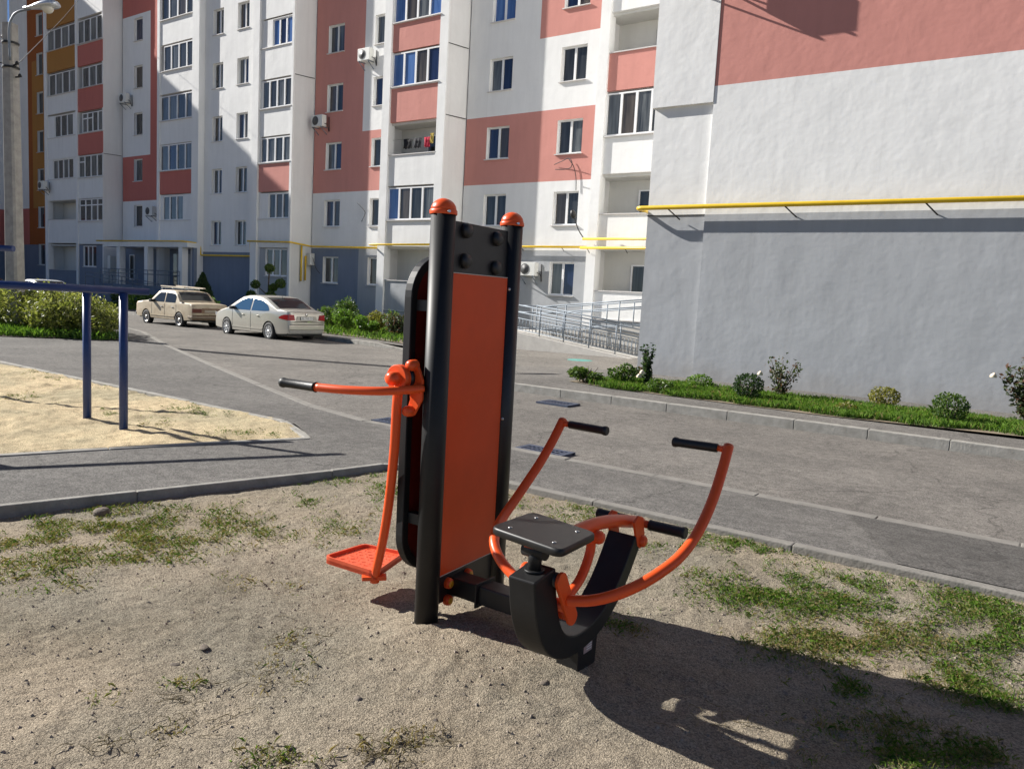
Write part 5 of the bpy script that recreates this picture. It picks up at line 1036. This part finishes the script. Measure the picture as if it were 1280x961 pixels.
def sedan_extra(t, x0, x1, W, hw, zt, belt, sill):
    for s_ in (-1, 1):
        b = MB(); vs = []
        xa = np.linspace(x0 + .0, x0 + .42, 8)
        for x in xa:
            q = (x - x0) / .42; zl = .72 + .05 * q; zh = .93 - .03 * (1 - q) ** 2 - .12 * q * q
            for k in range(4): z = zl + (zh - zl) * k / 3; vs.append((x - .004, s_ * (hw(x, z) + .007), z))
        b.add(vs, [(i * 4 + k, i * 4 + k + 1, (i + 1) * 4 + k + 1, (i + 1) * 4 + k) for i in range(7) for k in range(3)], 0, True)
        b.prism([(x0 - .004, s_ * W * .86, .72), (x0 - .004, s_ * W * .55, .73), (x0 - .004, s_ * W * .60, .90), (x0 - .004, s_ * W * .84, .92)], (-.014, 0, 0)); b.build('tail_lamp', RLAMP, t)
        b = MB(); b.prism([(x1 - .02, s_ * W * .55, .66), (x1 - .02, s_ * W * .86, .68), (x1 - .02, s_ * W * .86, .80), (x1 - .02, s_ * W * .6, .76)], (.035, 0, 0)); b.build('headlight', mat('headlight_glass', (.6, .62, .65), .1), t)
    b = MB(); b.prism([(x0 - .012, -W * .5, .70), (x0 - .012, W * .5, .70), (x0 - .012, W * .44, .86), (x0 - .012, -W * .44, .86)], (.02, 0, 0)); b.build('plate_recess', mat('champagne_recess', (.42, .40, .35), .35, metal=.3), t)
    b = MB(); b.box(x0 - .026, x0 - .013, -.26, .26, .735, .845); pl_ = b.build('number_plate', BPLAST, t); b = MB(); b.box(x0 - .029, x0 - .0265, -.245, .245, .742, .838); b.build('plate_face', PLATEW, pl_)
    text('AX 7932 CX', .085, (x0 - .031, 0, .79), (R(90), 0, R(-90)), BPLAST, pl_)
    b = MB(); b.lathe((x0 - .004, 0, .915), (-1, 0, 0), [(.045, 0), (.045, .008), (.036, .012), (0, .012)], 20); b.build('badge', CHROME, t)
    b = MB(); b.box(x0 - .035, x0 + .05, -W * .84, W * .84, .40, .56); b.box(x0 - .015, x0 + .08, -W * .8, W * .8, .27, .40, 1); b.build('bumper', [SILVER, mat('bumper_shade', (.30, .29, .26), .5)], t, bevel=.03)
    b = MB(); b.box(x0 - .037, x0 - .03, -W * .78, W * .78, .575, .59); b.box(x0 - .012, x0 + .0, -W * .62, W * .62, .985, .99); b.build('panel_gap', DARKGAP, t)
    b = MB(); b.box(x1 - .06, x1 + .03, -W * .7, W * .7, .26, .42); b.box(x1 - .05, x1 + .025, -W * .45, W * .45, .52, .62); b.build('grille', BPLAST, t, bevel=.02)
    b = MB(); b.cyl((-.75, 0, zt(-.75) + .02), (-.83, 0, zt(-.75) + .11), .006, None, 6); b.build('antenna', BPLAST, t)
SED = dict(w=1.70, len=4.38, sil=[(-2.17, .66), (-2.16, .93), (-2.10, 1.0), (-1.95, 1.03), (-1.62, 1.055), (-1.05, 1.32), (-.70, 1.425), (-.30, 1.465), (.10, 1.455), (.45, 1.395), (.80, 1.23), (1.20, 1.01), (1.30, .975), (1.75, .885), (2.05, .79), (2.17, .66), (2.21, .52)], sill=.24, belt=.94, xf=1.32, xr=-1.235, wr=.305, taper=.14, tp=4, tumble=.36, paint=SILVER, rim=RIM, spokes=7,
    glass=[('rear_window', (-1.22, -.22, ([-1.22, -1.0, -.22], [.985, .965, .955]), ([-1.22, -1.1, -.75, -.22], [1.03, 1.16, 1.31, 1.375])), CGBLUE), ('front_window', (-.14, 1.0, ([-.14, 1.0], [.955, .955]), ([-.14, .2, .5, 1.0], [1.375, 1.365, 1.27, .98])), CGBLUE)],
    seams=[-.18, .95], handles=[-.62, .28], handle=SILVER, mirror=.82, screens=[('windscreen', .46, 1.18, .88, .86), ('rear_screen', -1.58, -.78, .84, .88)], extra=sedan_extra)
car('parked_sedan', 'clean champagne four door sedan parked at the far kerb, its tail toward us', (-22.95, 17.45, -.25), R(180 - 3.5), SED)
def old_extra(t, x0, x1, W, hw, zt, belt, sill):
    for s_ in (-1, 1):
        b = MB(); b.box(x0 - .02, x0 + .03, s_ * W * .70 - .2, s_ * W * .70 + .2, .62, .78); b.build('tail_lamp', mat('aged_tail_lamp', (.11, .022, .014), .35), t, bevel=.01)
        b = MB(); b.box(x1 - .02, x1 + .035, s_ * W * .72 - .16, s_ * W * .72 + .16, .56, .74); b.build('headlight', mat('old_headlight', (.5, .5, .45), .2), t, bevel=.01)
        b = MB(); b.box(-1.52, -1.35, s_ * (hw(-1.4, 1.0) + .004) - .01, s_ * (hw(-1.4, 1.0) + .004) + .01, .955, .995); b.build('vent', BPLAST, t)
    b = MB(); b.box(x0 - .06, x0 - .015, -W * .97, W * .97, .40, .50); b.box(x0 - .05, x0 + .25, -W * 1.0, -W * .95, .41, .49); b.box(x0 - .05, x0 + .25, W * .95, W * 1.0, .41, .49); b.build('rear_bumper', mat('dull_bumper', (.22, .17, .12), .5), t, bevel=.015)
    b = MB(); b.box(x1 + .01, x1 + .07, -W * .97, W * .97, .38, .48); b.build('front_bumper', CHROME, t, bevel=.015)
    b = MB(); b.box(x0 - .012, x0 + .01, -W * .44, W * .44, .60, .80); b.build('tail_panel', RUSTY, t)
    b = MB(); b.box(x0 - .02, x0 - .012, -.24, .24, .63, .735); b.build('number_plate', mat('dirty_plate', (.38, .33, .26), .6), t)
    b = MB(); b.bar((-.75, -.55, 1.55), (1.35, -.60, 1.60), .10, .045); b.bar((-.75, .3, 1.555), (1.05, .25, 1.575), .08, .04); b.build('roof_plank', WOOD, t)
    b = MB()
    for xx in (-.35, .45): b.bar((xx, -W * .72, 1.515), (xx, W * .72, 1.515), .03, .025); [b.cyl((xx, s_ * W * .70, 1.38), (xx, s_ * W * .70, 1.515), .014, None, 8) for s_ in (-1, 1)]
    b.build('roof_rack', CHROME, t)
    b = MB(); b.tube([(-1.35, 0, .25), (x0 - .05, -.35, .22)], .022, 8); b.build('exhaust', BPLAST, t)
OLD = dict(w=1.61, len=4.10, sil=[(-2.04, .52), (-2.05, .86), (-2.0, .93), (-1.85, .955), (-1.22, .99), (-.92, 1.30), (-.75, 1.395), (-.40, 1.425), (.25, 1.415), (.42, 1.37), (.85, 1.03), (.95, .985), (1.5, .94), (1.95, .89), (2.03, .80), (2.05, .50)], sill=.30, belt=.92, xf=1.24, xr=-1.18, wr=.295, taper=.05, tp=8, tumble=.30, paint=CREAM, rear=RUSTY, rear_mi=1, rim=mat('old_steel_rim', (.38, .36, .33), .4, metal=.4), spokes=0,
    glass=[('rear_window', (-.92, -.18, ([-.92, -.18], [.955, .955]), ([-.92, -.78, -.18], [1.20, 1.30, 1.335])), CGLASS), ('front_window', (-.11, .74, ([-.11, .74], [.955, .955]), ([-.11, .30, .74], [1.335, 1.32, 1.0])), CGLASS)],
    seams=[-.15, .80, -.98], handles=[-.72, .05], handle=CHROME, mirror=.66, screens=[('windscreen', .44, .84, .90, .88), ('rear_screen', -1.17, -.80, .84, .88)], extra=old_extra)
car('parked_sedan', 'faded cream boxy old sedan with rusty tail and a plank on its roof', (-29.35, 18.05, -.24), R(180 - 1), OLD)
def plain_extra(t, x0, x1, W, hw, zt, belt, sill):
    for s_ in (-1, 1):
        b = MB(); b.box(x0 - .02, x0 + .04, s_ * W * .72 - .13, s_ * W * .72 + .13, .70, .92); b.build('tail_lamp', RLAMP, t, bevel=.02); b = MB(); b.box(x1 - .06, x1 + .02, s_ * W * .7 - .15, s_ * W * .7 + .15, .60, .74); b.build('headlight', CHROME, t, bevel=.02)
WH = dict(SED); WH.update(paint=CARW, glass=[(a, q, CGLASS) for a, q, g in SED['glass']], extra=plain_extra, handle=CARW)
car('parked_hatchback', 'white car almost hidden behind the hedge', (-42.6, 18.6, -.2), R(180 - 4), WH)
DK = dict(WH); DK.update(paint=CARD)
car('parked_sedan', 'dark car at the left edge behind the lamp post', (-47.4, 17.6, -.2), R(180 - 4), DK)

# stones on the dirt
STONE = mat('pale_stone', (.17, .14, .11), .95, vary=.3, scale=20, bump=.5, bscale=60)
def stone(u, v, r, label, seed):
    p = on_z(u, v); z = float(dirt_z(p[0], p[1])); bm = bmesh.new(); bmesh.ops.create_icosphere(bm, subdivisions=3, radius=r); rr = random.Random(seed); ph = [rr.uniform(0, 6) for _ in range(3)]
    for q in bm.verts: k = 1 + .22 * math.sin(q.co.x / r * 2.2 + ph[0]) * math.cos(q.co.y / r * 1.9 + ph[1]) + .1 * math.sin(q.co.z / r * 4 + ph[2]) + rr.uniform(-.03, .03); q.co *= k; q.co.z *= .5; q.co.x *= 1.35
    me = bpy.data.meshes.new('stone'); bm.to_mesh(me); bm.free(); me.materials.append(STONE); o = bpy.data.objects.new('stone', me); COL.objects.link(o); o.location = (p[0], p[1], z + r * .15); o.rotation_euler = (0, 0, rr.uniform(0, 3)); tag(o, label, 'stone', 'stones on the dirt')
stone(126, 631, .05, 'flat grey stone lying against the path kerb', 1); stone(255, 799, .018, 'small dark clod right of the bare middle at left', 2); stone(219, 817, .014, 'smallest dark clod on the bare dirt at left', 3); stone(448, 863, .016, 'small dark clod below the near black post', 4); stone(362, 919, .014, 'small clod near the bottom edge', 5); stone(681, 849, .016, 'small clod under the rower foot', 6)
# gravel
n = 24000; gx = rng.uniform(-5.2, 1.6, n); gy = rng.uniform(.6, 5.2, n); k = gx > -5.5 + (gy - 2.19) * .27; gx, gy = gx[k], gy[k]; n = len(gx); gz = dirt_z(gx, gy)
base = np.array([[1, 0, 0], [-.5, .87, 0], [-.5, -.87, 0], [0, 0, .8]]); sc = (rng.random(n) ** 5 * .009 + .0018)[:, None, None]; a = rng.uniform(0, 6.28, n); ca, sa = np.cos(a), np.sin(a)
V = np.repeat(base[None], n, 0); V = np.stack([V[:, :, 0] * ca[:, None] - V[:, :, 1] * sa[:, None], V[:, :, 0] * sa[:, None] + V[:, :, 1] * ca[:, None], V[:, :, 2]], 2) * sc * rng.uniform(.6, 1.4, (n, 1, 3)) + np.stack([gx, gy, gz - .0005], 1)[:, None]
F = (np.arange(n)[:, None, None] * 4 + np.array([[0, 1, 3], [1, 2, 3], [2, 0, 3]])[None]).reshape(-1, 3)
o = np_mesh('gravel', V.reshape(-1, 3), F, [mat('gravel_stone', (.30, .25, .20), .95, vary=.35, scale=40)]); tag(o, 'fine gravel and crumbs strewn over the bare dirt', 'gravel', kind='stuff')
b = MB(); rs = random.Random(5)
for (u, v, ru, rv, k) in ((370, 795, 30, 18, 26), (330, 835, 45, 20, 22), (490, 925, 50, 18, 46), (230, 858, 20, 6, 8), (150, 915, 60, 14, 20), (545, 905, 14, 10, 10), (890, 880, 60, 10, 14), (350, 940, 40, 12, 16), (250, 890, 60, 20, 12)):
    for _ in range(k):
        p = on_z(u + rs.gauss(0, .6) * ru, v + rs.gauss(0, .6) * rv); x, y = p[0], p[1]; a = rs.uniform(0, 6.28); c = rs.uniform(-2.5, 2.5); L_ = rs.uniform(.04, .13); pts = []
        for i in range(7):
            q = i / 6; pts.append((x, y, float(dirt_z(np.array(x), np.array(y))) + .004 + rs.uniform(.0, .5) * .05 * q * (1 - q) * 2)); x += math.cos(a) * L_ / 6; y += math.sin(a) * L_ / 6; a += c / 6
        b.tube(pts, [.0016, .0016, .0014, .0013, .0012, .001, .0007], 4, caps=False)
tag(b.build('dry_stalks', LEAFS['straw'][1]), 'dry curled plant stalks lying on the bare dirt', 'dry stalks', kind='stuff')
